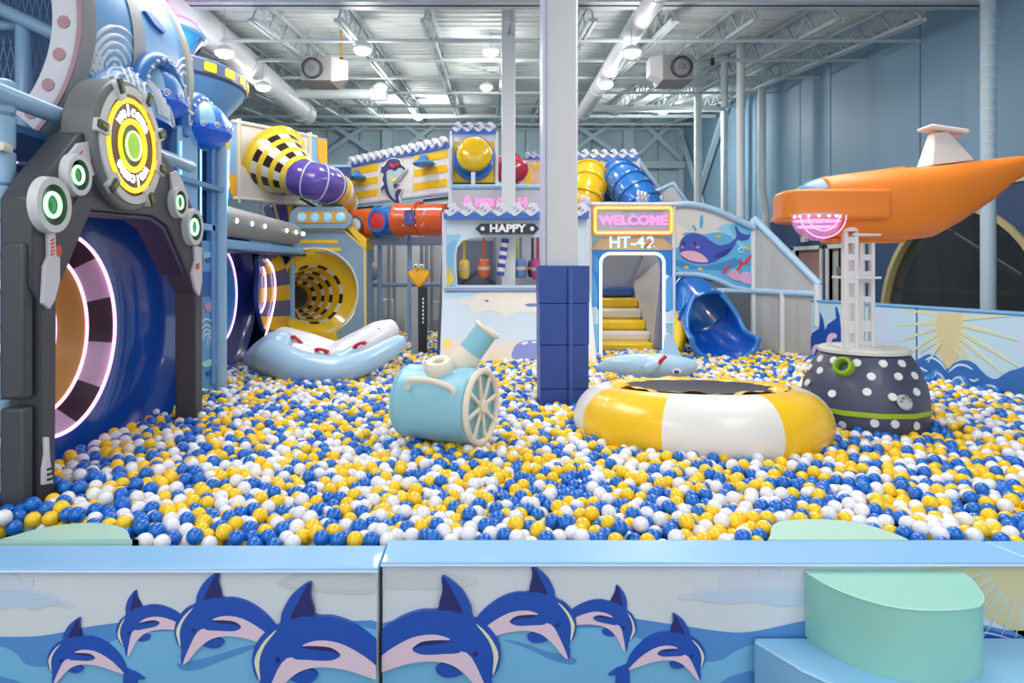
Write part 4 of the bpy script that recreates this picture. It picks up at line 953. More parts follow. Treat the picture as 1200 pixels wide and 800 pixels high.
def cyl_hit(x, y, R=1.002):
    c = Vector((0, 0, 1.6)); r = Vector(((x-570)/F_, 1, -(y-315)/F_)); s = 3.2
    while s < 6:
        q = c+r*s
        if math.hypot(q.x-C0.x, q.z-C0.z) < R and q.y > 4.02: return q
        s += .01
    return None
m_ = MB(); WV_ = M((222, 228, 236), .45)
for (cx_, cy_, rad, x0) in ((132, 82, (8, 16, 25, 34, 43, 53), .52), (104, 96, (14, 24, 34, 44), .3), (163, 84, (7, 13, 19), .45), (214, 95, (12, 20, 28), .35)):
    for r in rad:
        pts = []
        for i in range(15):
            a = PI*(.12+.86*i/14) if cx_ != 112 else PI*(-.1+.6*i/14)
            q = cyl_hit(cx_+r*x0*math.cos(a)*1.2, cy_-r*math.sin(a)+2)
            if q is not None: pts.append(q)
        if len(pts) > 3: m_ = MB(); m_.tube(pts, .016, WV_, 6); m_.build('wave_stripe', t)
m_ = MB(); q0, q1 = cyl_hit(97, 8), cyl_hit(200, 82)
if q0 and q1: m_.tube([q0, (q0+q1)/2, q1], .008, M((70, 110, 160), .5), 6); m_.build('seam', t)
q = cyl_hit(178, 27)
if q:
    nn = Vector((q.x-C0.x, 0, q.z-C0.z)).normalized(); f = Frame(q, (0, 1, -.1), nn.cross(Vector((0, 1, 0)))*-1)
    m_ = MB(); m_.prism([(-.14, .03), (-.05, .06), (.06, .04), (.16, -.01), (.1, -.05), (-.05, -.03)], Frame(q, (0, 1, 0), Vector((0, 1, 0)).cross(nn)*-1), -.01, .03, M((50, 104, 180), .4)); m_.build('fin_plate', t, bev=.008)
# saddle with wave print behind the sign
t5 = thing('wave_saddle', 'blue curved hood printed with white waves above the round sign', 'hood', (-2.4, 4.4, 2.5))
b = MB(); b.ball((-2.38, 4.47, 2.58), (.24, .50, .33), M((112, 170, 222), .45), 32, 14, t0=0); b.build('hood_shell', t5)
b = MB()
for (yy, rr_) in ((4.2, (.05, .09, .13, .17)),)+ ((4.10, (.04, .07, .10, .13)), (4.4, (.06, .1, .14, .18, .22)), (4.68, (.06, .1, .14))):
    for r in rr_:
        pts = []
        for i in range(13):
            a = PI*i/12; Y = yy+r*math.cos(a)*.9; h = .02+r*math.sin(a)*1.5
            e = 1-((Y-4.47)/.50)**2
            th = h/.30*1.25
            if e > .02 and th < 1.5: pts.append(Vector((-2.38+.245*math.sqrt(e)*math.cos(th), Y, 2.58+.335*math.sqrt(e)*math.sin(th))))
        if len(pts) > 3: b = MB(); b.tube(pts, .010, WV_, 6); b.build('wave_stripe', t5)
# ---- net, pipes behind at top left
pipe('frame_pipe', (-3.05, 4.5, 2.3), (-3.05, 4.5, 3.2), .05, 'vertical blue padded pipe seen through the drum opening', 'pipe')
pipe('frame_pipe', (-3.5, 4.45, 3.45), (-2.75, 4.45, 3.1), .045, 'sloping blue padded pipe seen through the drum opening', 'pipe')
pipe('frame_pipe', (-3.9, 4.6, 3.24), (-3.08, 4.6, 3.24), .035, 'thin level blue pipe seen through the drum opening', 'pipe')
b = MB(); b.torus((-3.3, 4.9, 2.3), (0, 0, 1), .5, .012, G((255, 190, 220), 1.5), 48, 6); tag(b.build('neon_hoop'), 'thin pink neon hoop seen through the drum opening', 'light')
NET = mat('net', (150, 184, 214), .8, alpha=.35)
b = MB(); b.box((-4.3, 5.32, 2.1), (-2.6, 5.33, 4.0), M((104, 140, 180), .6)); tag(b.build('back_sheet'), 'dim blue back sheet inside the drum', 'panel')
b = MB()
for i in range(26): b.bar((-4.1+i*.05, 4.7, 2.35), (-4.1+i*.05+.3, 4.7, 3.7), .004, .004, M((150, 180, 210), .6)); b.bar((-4.1+i*.05+.3, 4.7, 2.35), (-4.1+i*.05, 4.7, 3.7), .004, .004, M((150, 180, 210), .6))
tag(b.build('safety_net'), 'fine pale safety net hanging inside the drum', 'net')
# ---- striped canopies
def canopy(D, Zb, k, X, label, ro=.13):
    t = thing('dome_canopy', label, 'canopy', (X, D, Zb))
    B1, B2, B3 = M((70, 126, 204), .35), M((150, 196, 230), .35), M((24, 88, 190), .3)
    RM = M((58, 120, 190), .3)
    # arch rim
    arc = [(X+ro, D-.06+.36*k*math.cos(a), Zb-.08+.40*k*math.sin(a)) for a in [PI*i/24 for i in range(25)]]
    b = MB(); b.tube(arc, .055*k, RM, 14, sx=1.0); rim_ = b.build('arch_rim', t)
    for i in range(1, 12, 1):
        a = PI*i/12; q = Vector((X+ro+.05, D-.06+.36*k*math.cos(a), Zb-.08+.40*k*math.sin(a))); m_ = MB(); m_.ball(q+Vector((.012, 0, 0)), .014*k, WHITE, 10, 6); m_.build('white_dot', rim_)
    # dome lobes
    n = 24; prof = [(math.cos(a), math.sin(a)) for a in [PI/2*i/10 for i in range(11)]]
    for q in range(6):
        b = MB(); a0 = -PI/2+PI*q/6; a1 = a0+PI/6
        b.v = []; vs = []
        for i in range(11):
            ph = PI/2*i/10
            for j in range(5):
                a = a0+(a1-a0)*j/4; bulge = 1+.03*math.sin(PI*j/4)
                vs.append(Vector((X+.08+.27*k*math.cos(a)*math.cos(ph)*bulge, D+.31*k*math.sin(a)*math.cos(ph)*bulge, Zb+.06*k+.27*k*math.sin(ph))))
        fs_ = [(i*5+j, i*5+j+1, (i+1)*5+j+1, (i+1)*5+j) for i in range(10) for j in range(4)]
        b.add(vs, fs_, B2 if q % 2 else B1); b.build('dome_lobe', t, smooth=60)
    b = MB(); b.lathe([(0, -.11*k), (.15*k, -.10*k), (.27*k, -.03*k), (.305*k, .02*k), (.30*k, .07*k)], (X+.08, D, Zb), (0, 0, 1), M((20, 96, 214), .3, emit=.12), 28, a0=-PI/2, a1=PI/2, xdir=(1, 0, 0)); b.build('blue_underside', t)  # faint emission in the colour makes the underside look lit
    for i in range(8):
        a = -PI/2+PI*(i+.5)/8; c = Vector((X+.08+.30*k*math.cos(a), D+.32*k*math.sin(a), Zb+.055*k)); nn = Vector((math.cos(a), math.sin(a), .2)).normalized()
        f = Frame(c, Vector((0, 0, 1)).cross(nn)); m_ = MB(); m_.tube([f.w(.033*k*(1-j/15)*math.cos(j*.75), .033*k*(1-j/15)*math.sin(j*.75), .008) for j in range(14)], .005*k, WHITE, 5)
        m_.build('swirl', t)
canopy(4.80, 2.74, .95, -2.49, 'blue striped dome canopy nearest the round welcome sign', .23)
canopy(5.95, 2.76, .95, -2.60, 'blue striped dome canopy farther back, below the ringed tower')
# ---- blue window frame behind the gate
t = thing('window_frame_wall', 'light blue playhouse wall with tall dark windows between gate and corner column', 'wall unit', (-2.5, 5.8, .2))
fw = fxp(-2.45); LB1 = M((122, 178, 222), .4); LB2 = M((96, 150, 208), .4); CY = G((150, 220, 255), 1.6); WN = M((40, 76, 130), .25)
def wbox(p0, p1, y0, y1, m, name, d0=-.06, d1=0, bev=.008):
    u0, u1 = fw.uv(p0, 300)[0], fw.uv(p1, 300)[0]; uu = (u0+u1)/2
    b = MB(); b.fbox(fw, u0, u1, fw.uv(p0, y1)[1] if 0 else sz(y1, uu), sz(y0, uu), d0, d1, m); return b.build(name, t, bev=bev)
wbox(176, 208, 135, 235, WN, 'window_pane', -.09, -.07, 0)
wbox(208, 232, 128, 520, LB1, 'pillar')
wbox(232, 254, 140, 285, WN, 'window_pane', -.09, -.07, 0)
wbox(232, 254, 262, 270, LB1, 'crossbar')
wbox(196, 206, 188, 191, LB2, 'crossbar')
wbox(249, 253, 165, 450, LB2, 'mullion')
wbox(232, 254, 172, 176, LB2, 'crossbar', -.07, -.03)
b = MB(); u0 = fw.uv(253, 300)[0]; u1 = fw.uv(262, 300)[0]; b.cyl((-2.45, (u0+u1)/2, .35), (-2.45, (u0+u1)/2, 2.72), .062, PIPEB, 20); b.build('corner_post', t)
b = MB(); uu = fw.uv(236, 300)[0]; b.cyl((-2.43, fw.uv(259.5, 300)[0], 1.6), (-2.38, fw.uv(259.5, 300)[0], 2.7), .010, CY, 8); b.build('led_strip', t)
for p_ in (210.5, 234): b = MB(); uu = fw.uv(p_, 300)[0]; b.cyl((-2.44, uu, 1.3), (-2.44, uu, 2.62), .008, CY, 8); b.build('led_strip', t)
wbox(234, 255, 282, 470, M((94, 152, 206), .4), 'mural_panel', -.05, -.02)
f2 = fxp(-2.468)
p = Print(f2, (f2.uv(235, 300)[0], f2.uv(254, 300)[0], .35, 1.75), .002)
p.poly([(235, 318), (256, 318), (256, 345), (235, 348)], (26, 82, 160), smooth=False); p.poly([(236, 282), (256, 282), (256, 300), (236, 303)], (150, 190, 210), smooth=False)
for r in (12, 9, 6.5, 4): p.line([(245+r*.9*math.cos(a)-3, 400-r*2.2*math.sin(a)) for a in [PI*i/8 for i in range(9)]], .014, (206, 224, 236))
for r in (10, 7, 4): p.line([(254+r*.9*math.cos(a)-3, 400-r*2.2*math.sin(a)+6) for a in [PI*i/8 for i in range(9)]], .014, (206, 224, 236))
p.poly([(239, 359), (243, 353), (248, 356), (248, 362), (243, 365)], (190, 130, 160)); p.poly([(241, 304), (247, 302), (248, 306), (243, 308)], (30, 80, 150)); p.poly([(236, 425), (250, 420), (256, 424), (240, 430)], (170, 210, 200)); p.poly([(241, 436), (248, 434), (250, 440), (243, 441)], (30, 80, 150))
p.done('mural_print', t)
# ---- ringed tower
t = thing('ringed_tower', 'blue round lookout tower with yellow windows around its rim', 'tower', (-3.72, 7.5, 1.0))
K = 1.27; o = (-2.93*K, 5.9*K, 0); ZK = lambda z: 1.6+(z-1.6)*K; TB = M((110, 170, 220), .35); SG = M((84, 100, 132), .4)
def tl_(prof, m, name, n=48, **k): b = MB(); b.lathe([(r*K, ZK(z)) for r, z in prof], o, (0, 0, 1), m, n, **k); return b.build(name, t, smooth=40)
tl_([(.42, .4), (.42, 3.0)], M((44, 78, 140), .4), 'shaft')
tl_([(.56, 2.86), (.66, 2.98), (.78, 3.12), (.80, 3.16)], TB, 'rim_underside')
tl_([(.80, 3.15), (.82, 3.17), (.82, 3.27), (.80, 3.29)], SG, 'rim_band')
tl_([(.80, 3.28), (.72, 3.31), (.5, 3.34), (0, 3.35)], TB, 'rim_top')
for i in range(24):
    a = 2*PI*i/24; nn = Vector((math.cos(a), math.sin(a), 0)); f = Frame(Vector(o)+nn*.812*K+Vector((0, 0, ZK(3.22))), Vector((0, 0, 1)).cross(nn))
    b = MB(); b.prism(rrect(-.07, -.046, .07, .046, .015, 3), f, 0, .02, G((255, 208, 30), .35)); b.build('yellow_window', t)
tl_([(.56, 2.80), (.62, 2.80), (.66, 2.84), (.66, 2.92), (.6, 2.95)], M((120, 110, 150), .4), 'light_ring')
for i in range(22):
    a = 2*PI*i/22; b = MB(); b.ball(Vector(o)+Vector((.662*K*math.cos(a), .662*K*math.sin(a), ZK(2.88))), .028, G((255, 250, 255), 5), 10, 6); b.build('light_dot', t)
tl_([(.665, 2.85), (.675, 2.87), (.675, 2.90), (.665, 2.91)], M((220, 220, 232), .3), 'white_strip')
tl_([(.5, 2.70), (.60, 2.74), (.60, 2.80)], M((60, 54, 96), .4), 'dark_ring'); tl_([(.5, 2.5), (.62, 2.44), (.655, 2.40), (.655, 2.3), (.6, 2.24), (.5, 2.2)], M((84, 80, 130), .4), 'dark_ring')
tl_([(.658, 2.33), (.664, 2.34), (.664, 2.40), (.658, 2.41)], G((235, 240, 255), 1.2), 'white_strip')
tl_([(.30, 3.34), (.36, 3.5), (.44, 3.60), (.46, 3.62)], M((70, 180, 225), .15, coat=.6), 'glass_bowl')
tl_([(.46, 3.61), (.48, 3.63), (.44, 3.69), (.2, 3.74), (0, 3.75)], M((140, 170, 190), .4), 'roof_disc')
b = MB(); b.torus((o[0], o[1], ZK(3.72)), (0, 0, 1), .40*K, .022, G((255, 90, 210), 2.2), 40, 8); b.torus((o[0], o[1], ZK(3.76)), (0, 0, 1), .3*K, .018, G((255, 90, 210), 2.2), 40, 8); b.build('pink_neon', t)
for i in range(10):
    a = 2*PI*i/10; b = MB(); b.bar((o[0]+.33*K*math.cos(a), o[1]+.33*K*math.sin(a), ZK(3.36)), (o[0]+.45*K*math.cos(a+.12), o[1]+.45*K*math.sin(a+.12), ZK(3.6)), .02, .02, NAVY); b.build('glazing_bar', t)
# ---- grey light beam and second play room
t = thing('light_beam', 'grey rounded beam with a row of white spot lights', 'beam', (-2.6, 7.9, 1.9))
b = MB(); BM = M((140, 142, 142), .45); b.tube([(-2.62, 6.5, 2.08), (-2.62, 9.1, 2.06), (-2.62, 9.24, 2.06), (-2.62, 9.3, 2.06)], [.155, .15, .13, .08], BM, 24); b.build('beam_tube', t, smooth=50)
b = MB(); b.lathe([(0, -.04), (.14, -.03), (.18, 0), (.18, .06), (.15, .07)], (-2.62, 6.46, 2.09), (0, 1, 0), LB1, 28); b.build('blue_end_cap', t)
for p_ in (276, 294, 309, 335, 346, 355):
    y = 800*2.48/(570-p_); b = MB(); b.ball((-2.475, y, 2.075), .026, G((255, 250, 240), 6), 12, 8); b.build('spot_light', t)
b = MB(); b.box((-2.82, 6.5, 1.80), (-2.56, 9.6, 1.90), LB1); b.build('lower_ledge', t, bev=.03, seg=3)
t = thing('play_room_frame', 'blue framed play room opening under the grey light beam', 'frame', (-2.8, 8.0, .2))
b = MB(); b.box((-3.5, 6.4, .2), (-3.46, 10, 2.3), NAVY); b.build('back_panel', t)
b = MB(); b.box((-3.5, 6.4, 1.78), (-2.6, 9.9, 1.82), M((50, 60, 110), .4)); b.build('top_panel', t)
for x, y in ((-2.66, 6.45), (-2.79, 9.78)): b = MB(); b.cyl((x, y, .3), (x, y, 1.9), .045, PIPEB, 18); b.build('post', t)
b = MB(); b.box((-3.5, 9.84, .3), (-2.8, 9.88, 1.95), M((40, 62, 128), .35)); b.build('partition', t)
fz = fxp(-2.80)
t = thing('striped_shield', 'curved play panel with yellow and blue stripes beside the dark blue funnel', 'panel', (-2.92, 9.1, .4))
OUT = [(303, 300), (312, 296), (330, 300), (336, 318), (340, 340), (341, 360), (338, 395), (312, 388), (305, 370), (302, 345), (304, 318)]
b = MB(); b.prism(sm(fz, OUT, 4), fz, -.05, 0, M((34, 72, 150), .3, coat=.4)); b.build('blue_shell', t, bev=.01)
for q in ([(309, 312), (327, 298), (334, 314), (306, 324)], [(304, 338), (339, 333), (341, 351), (303, 354)], [(305, 371), (341, 370), (338, 391), (309, 384)]):
    b = MB(); b.prism(px(fz, q), fz, 0, .006, M((236, 180, 40), .3, coat=.3)); b.build('yellow_stripe', t)
for q in ([(306, 313), (309, 322), (309, 352), (304, 366)], [(311, 304), (318, 314), (321, 335), (320, 352), (315, 375), (309, 394)]):
    b = MB(); b.tube(crom([fz.w(*fz.uv(*w_), .02) for w_ in q], 5, False), .012, G((255, 200, 225), 2), 8); b.build('neon_line', t)
# ================================================================ checked tunnel box
t = thing('tunnel_box', 'grey blue box with big yellow ringed round tunnel mouth', 'play tunnel', (sx(385, 9.9), 10.1, .3))
D = 9.9; f = fy(D); GB = M((134, 164, 188), .45)
cu, cv = sx(372, D), sz(344, D); R = 49/800*D
plate = px(f, [(318, 430), (318, 268), (404, 268), (430, 292), (430, 430)])
b = MB(); b.prism(plate, f, -.5, 0, GB, holes=[circ(cu, cv, R, 48)]); b.build('front_plate', t)
b = MB(); b.prism(px(f, [(404, 264), (408, 262), (430, 280), (430, 292), (427, 290)]), f, -.5, .03, YEL); b.build('yellow_corner', t, bev=.006)
b = MB(); b.prism(px(f, [(345, 268), (403, 268), (429, 291), (430, 400), (427, 400), (426, 292), (402, 270.5), (345, 270.5)]), f, 0, .012, M((228, 210, 130), .5)); b.build('edge_line', t)
for q in ([(352, 281), (396, 281), (396, 285), (352, 285)], [(352, 290), (400, 290), (400, 294), (352, 294)]): b = MB(); b.prism(px(f, q), f, 0, .008, YEL); b.build('yellow_bar', t)
ax = (P(336, 350, 11.2)-f.w(cu, cv)).normalized()
YT = M((240, 200, 40), .25, coat=.5); K1, K2 = M((48, 26, 26), .3), M((222, 220, 214), .3)
prof = [(R+.015, -.03), (R-.03, .0), (.44, .14), (.405, .2), (.36, .36), (.33, .42), (.30, .56), (.27, .62), (.24, .78), (.2, .84), (.17, .98), (.0, 1.0)]
kinds = 'yycycycycyk'
for i, (p0, p1) in enumerate(zip(prof, prof[1:])):
    b = MB(); kk = kinds[i]; b.lathe([p0, p1], f.w(cu, cv), ax, None, 36, mfun=(lambda i_, j: YT) if kk == 'y' else (lambda i_, j: BLACK) if kk == 'k' else (lambda i_, j: K1 if (j//2) % 2 else K2)); b.build('yellow_ring' if kk == 'y' else 'checked_ring', t, smooth=60)
b = MB(); b.torus(f.w(cu-.03, cv+.04, .01), (0, 1, 0), R+.012, .014, M((226, 226, 226), .4), 48, 8, a0=0, a1=2*PI); b.build('white_edge', t)
b = MB(); b.prism(px(f, [(349, 388), (395, 388), (398, 402), (346, 402)]), f, -.02, .12, YT); b.build('yellow_lip', t, bev=.015)
# sign with four lamps on top
t = thing('lamp_sign', 'rounded blue sign with four round pale lamps on an orange bar', 'sign', (sx(376, 9.8), 9.8, sz(268, 9.8)))
f = fy(9.78); b = MB(); b.prism([f.uv(*q) for q in [(348, 242), (402, 242), (412, 254), (412, 262), (405, 268), (345, 268), (338, 260), (340, 248)]], f, -.1, 0, GB); b.build('sign_board', t, bev=.01)
b = MB(); b.prism(rrect(sx(348, 9.78), sz(261, 9.78), sx(406, 9.78), sz(248, 9.78), .03), f, 0, .012, M((236, 170, 50), .4)); b.build('orange_bar', t)
for x in (354, 369, 384, 399): b = MB(); b.lathe([(0, .04), (.05, .035), (.068, .012)], f.w(sx(x, 9.78), sz(254.5, 9.78)), (0, -1, 0), G((150, 210, 240), .25), 24); b.build('round_lamp', t)
# ================================================================ cream panel with spiral tube
pA, pB = Vector((-3.54, 9.5, 0)), Vector((-2.68, 10.6, 0)); fp = Frame(pA, pB-pA); LP_ = (pB-pA).length
t = thing('slide_tower', 'cream upper panel from which the checked and purple tube slide comes out', 'panel', (-3.1, 10.05, 2.5))
z0, z1 = sz(232, 9.5), sz(142, 9.5)
PC = M((226, 222, 214), .5)
b = MB(); b.fbox(fp, .12, LP_-.1, z0, z1, -.04, 0, PC); b.build('cream_panel', t)
for u_ in (.1, LP_-.08): b = MB(); b.cyl(fp.w(u_, z0-.06), fp.w(u_, z1+.05), .035, M((222, 210, 190), .5), 14); b.build('post', t)
for z_ in (z0, z1): b = MB(); b.cyl(fp.w(.0, z_), fp.w(LP_+.05, z_), .03, M((226, 222, 216), .5), 14); b.build('cross_rail', t)
b = MB(); b.fbox(fp, -.1, .07, z0, z1, -.04, 0, LBLUE); b.build('side_panel', t)
b = MB(); b.fbox(fp, LP_-.04, LP_+.26, z0+.02, z1, -.04, 0, LBLUE); b.build('side_panel', t)
b = MB(); b.prism([(LP_+.06, z1-.02), (LP_+.25, z1-.02), (LP_+.25, z0+.5), (LP_+.2, z0+.25), (LP_+.16, z0+.3), (LP_+.14, z0+.6), (LP_+.07, z1-.3)], fp, 0, .012, M((240, 176, 30), .45)); b.prism([(-.09, z0+.1), (.05, z0), (.06, z0+.3), (-.04, z0+.35), (-.04, z1-.2), (-.09, z1-.2)], fp, 0, .012, M((240, 176, 30), .45)); b.build('orange_print', t)
t = thing('tube_slide', 'checked yellow and purple tube slide curling out of the cream panel', 'slide', (-2.5, 9.9, 1.9))
uc2, vc2 = fp.uv(322, 190); base = fp.w(uc2, vc2); p1 = P(352, 208, 9.75); dv = (p1-base).normalized(); L = (p1-base).length
YT2 = M((244, 208, 60), .25, coat=.5)
prof = [(.56, .0), (.50, .03), (.47, .10), (.44, .2), (.41, .28), (.375, .4), (.345, .48), (.31, .58), (.28, .66)]
sc = L/.66
kinds = 'yycycycy'
for i, (a, c) in enumerate(zip(prof, prof[1:])):
    b = MB(); kk = kinds[i]; b.lathe([(a[0], a[1]*sc), (c[0], c[1]*sc)], base, dv, None, 32, mfun=(lambda i_, j: YT2) if kk == 'y' else (lambda i_, j: K1 if (j//2) % 2 else K2)); b.build('yellow_ring' if kk == 'y' else 'checked_ring', t, smooth=60)
PU = M((96, 78, 168), .22, coat=.6)
pa = crom([p1-dv*.05, P(362, 211, 9.7), P(377, 214, 9.75), P(391, 222, 10.1), P(398, 237, 10.5), P(398, 262, 10.75)], 6, False)
N = len(pa)
b = MB(); b.tube(pa[:int(N*.58)], [.265]*int(N*.58), PU, 28, caps=False); b.build('purple_tube', t, smooth=60)
b = MB(); b.tube(pa[int(N*.58)-1:], [.262]*(N-int(N*.58)+1), YT2, 28, caps=False); b.build('yellow_tube', t, smooth=60)
for i in (1, 6, 11, 15, 19, 24): b = MB(); d = (pa[min(i+1, N-1)]-pa[i-1]); b.torus(pa[i], d, .268, .012, M((206, 206, 220), .35), 32, 6); b.build('joint_ring', t)
t = thing('tube_slide', 'short lower purple and yellow tube above the grey light beam', 'slide', (sx(330, 10.5), 10.5, 2.3))
b = MB(); b.tube([P(348, 246, 10.6), P(330, 248, 10.5), P(318, 254, 10.4)], .19, PU, 22); b.build('purple_tube', t, smooth=60)
b = MB(); b.torus(P(340, 247, 10.56), (1, .3, .1), .2, .05, YT2, 28, 8); b.torus(P(324, 251, 10.45), (1, .3, .3), .2, .02, M((230, 210, 150), .4), 28, 8); b.build('yellow_ring', t)
b = MB()
for (x0, y0, x1, y1) in ((360, 245, 385, 246), (375, 235, 402, 242), (352, 232, 372, 244)): b.cyl(P(x0, y0, 9.86), P(x1, y1, 9.9), .02, M((60, 64, 80), .4), 8)
tag(b.build('tube_support'), 'thin dark support rods under the purple tube', 'support')
# ================================================================ striped wall with shark and flying saucers
qA, qB = Vector((-2.28, 11.4, 0)), Vector((-.53, 9.55, 0)); fq = Frame(qA, qB-qA); LQ = (qB-qA).length
def wave_trim(name, fr, u0, u1, v, h, n, label, D0=.0, thick=.04, crest=M((222, 222, 236), .45)):
    t = thing(name, label, 'trim board', fr.w((u0+u1)/2, v))
    w = (u1-u0)/n; bl = M((66, 120, 204), .45)
    pts = [(u0, v)]+[(u1, v)]
    top = []
    for i in range(n): top += [(u0+w*i, v+h*.35), (u0+w*(i+.45), v+h*.16), (u0+w*(i+.5), v+h*.2), (u0+w*(i+.9), v+h*.42)]
    b = MB(); b.prism([(u0, v), (u1, v), (u1, v+h*.4)]+top[::-1], fr, D0-thick*.3, D0+thick*.5, bl); b.build('blue_board', t)
    for i in range(n):
        a = u0+w*i
        pts = [(a+.02*w, v+h*.48), (a+.24*w, v+h*.22), (a+.40*w, v+h*.14), (a+.62*w, v+h*.26), (a+.86*w, v+h*.52), (a+1.0*w, v+h*.46), (a+1.0*w, v+h*.62), (a+.86*w, v+h*.72), (a+.72*w, v+h*.95), (a+.5*w, v+h), (a+.30*w, v+h*.92), (a+.22*w, v+h*.74), (a+.34*w, v+h*.70), (a+.46*w, v+h*.78), (a+.5*w, v+h*.62), (a+.4*w, v+h*.46), (a+.2*w, v+h*.56)]
        b = MB(); b.prism([(x.x, x.y) for x in crom([(*q, 0) for q in pts], 2)], fr, D0, D0+thick, crest); b.build('wave_crest', t)
        b = MB(); b.prism([(a+.46*w, v+h*.36), (a+.62*w, v+h*.44), (a+.66*w, v+h*.64), (a+.58*w, v+h*.56), (a+.5*w, v+h*.44)], fr, D0+thick, D0+thick+.004, M((96, 140, 214), .45)); b.build('curl_mark', t)
    return t
t = thing('striped_wall', 'yellow and white striped upper wall panels in the middle distance', 'wall unit', ((qA+qB)/2+Vector((0, 0, 2.6))))
V0, V1 = 2.68, 3.29
WP_ = M((226, 226, 226), .5)
u1_, u2_ = fq.uv(444, 200)[0], fq.uv(484, 200)[0]
for (a, c) in ((0, u1_-.005), (u1_+.005, u2_-.005), (u2_+.005, LQ)):
    b = MB(); b.fbox(fq, a, c, V0, V1, -.05, 0, WP_); b.build('panel', t, bev=.004, seg=1)
for (a, c) in ((.02, u1_-.03), (u2_+.03, LQ-.03)):
    for v in (V1-.13, V1-.33, V1-.53): b = MB(); b.fbox(fq, a, c, v, v+.105, 0, .008, M((244, 196, 20), .45)); b.build('yellow_stripe', t)
b = MB(); b.fbox(fq, -.02, LQ+.02, V0-.03, V0, -.06, .02, M((168, 182, 210), .45)); b.build('lower_rail', t)
for k in range(3):
    for (a, c) in ((.03, u1_-.2), (u2_+.2, LQ-.02)): b = MB(); b.fbox(fq, a, c, V0-.10-.07*k, V0-.06-.07*k, -.05, -.03, M((70, 76, 120), .45) if k != 1 else WP_); b.build('louvre', t)
wave_trim('wave_trim', fq, 0, LQ, V1, .17, 14, 'wave shaped trim along the top of the striped wall', thick=.06)
for (x, y, k, lab) in ((424, 208, .80, 'small blue flying saucer on the left striped panel'), (503, 192, .82, 'small blue flying saucer on the right striped panel')):
    c = fq.w(*fq.uv(x, y), .1); b = MB(); s = M((64, 136, 204), .25, coat=.5)
    b.lathe([(0, -.075*k), (.08*k, -.075*k), (.16*k, -.05*k), (.20*k, -.01*k), (.17*k, .025*k), (.10*k, .06*k), (.075*k, .10*k), (.045*k, .14*k), (0, .155*k)], c, (0, 0, 1), s, 32)
    tag(b.build('flying_saucer'), lab, 'decoration')
# shark cut-out
def cut(fr, name, t, layers, d=.02):
    for nm, pts, rgb, th in layers:
        b = MB(); b.prism(sm(fr, pts, 3), fr, d, d+th, M(rgb, .45)); b.build(nm, t); d += th*.9
t = thing('shark_cutout', 'grinning cartoon shark cut-out board on the white panel', 'cut-out', fq.w(*fq.uv(466, 240)))
ZC = lambda L: [(400+a/5.715, 160+c/5.715) for a, c in L]
SB_ = [(300, 200), (330, 158), (372, 150), (403, 162), (412, 190), (440, 212), (434, 226), (405, 210), (375, 232), (345, 222), (325, 240), (318, 280), (325, 340), (345, 395), (378, 428), (375, 400), (378, 370), (395, 352), (412, 352), (408, 375), (395, 405), (402, 448), (380, 446), (345, 425), (315, 385), (300, 350), (283, 368), (280, 345), (300, 320), (288, 290), (298, 255), (280, 240), (285, 205)]
cut(fq, 'shark', t, [
    ('outline', ZC([(276, 236), (282, 200), (326, 150), (372, 143), (408, 156), (418, 186), (448, 210), (440, 240), (404, 284), (384, 306), (396, 316), (384, 345), (416, 346), (414, 376), (402, 405), (410, 455), (380, 452), (340, 430), (312, 392), (300, 362), (278, 376), (274, 342), (292, 320), (280, 290), (290, 258)]), (236, 236, 238), .012),
    ('dark_body', ZC(SB_), (62, 66, 120), .01),
    ('pale_belly', ZC([(322, 236), (345, 224), (375, 234), (405, 212), (436, 226), (425, 250), (395, 280), (375, 305), (370, 330), (376, 350), (372, 385), (374, 420), (345, 390), (327, 335), (320, 280)]), (176, 204, 212), .008),
    ('side_fin', ZC([(366, 322), (394, 316), (376, 350)]), (62, 66, 120), .006),
    ('teeth', ZC([(346, 262), (368, 284), (396, 276), (384, 298), (360, 303), (345, 285)]), (240, 226, 140), .006),
    ('left_eye', ZC([(346, 178), (366, 186), (384, 202), (368, 210), (350, 200)]), (214, 36, 56), .006), ('right_eye', ZC([(392, 186), (408, 178), (410, 194), (398, 202)]), (214, 36, 56), .006)])
# navy chevron panel
f = fy(10.7); t = thing('chevron_panel', 'navy panel with coloured chevrons left of the striped wall', 'panel', (sx(398, 10.7), 10.7, 2))
b = MB(); b.fbox(f, sx(380, 10.7), sx(411, 10.7), sz(283, 10.7), sz(196, 10.7), -.05, 0, M((40, 60, 140), .45)); b.build('navy_board', t, bev=.005)
b = MB(); b.fbox(f, sx(378, 10.7), sx(411, 10.7), sz(196, 10.7), sz(193, 10.7), -.05, .02, LBLUE); b.build('top_rail', t)
for i, c_ in enumerate(((244, 190, 60), (226, 110, 150), (120, 160, 230), (90, 190, 220))):
    y = 204+i*5.2; b = MB(); b.prism(px(f, [(393, y+3), (398.5, y), (404, y+3), (404, y+5), (398.5, y+2), (393, y+5)]), f, 0, .008, M(c_, .45)); b.build('chevron', t)
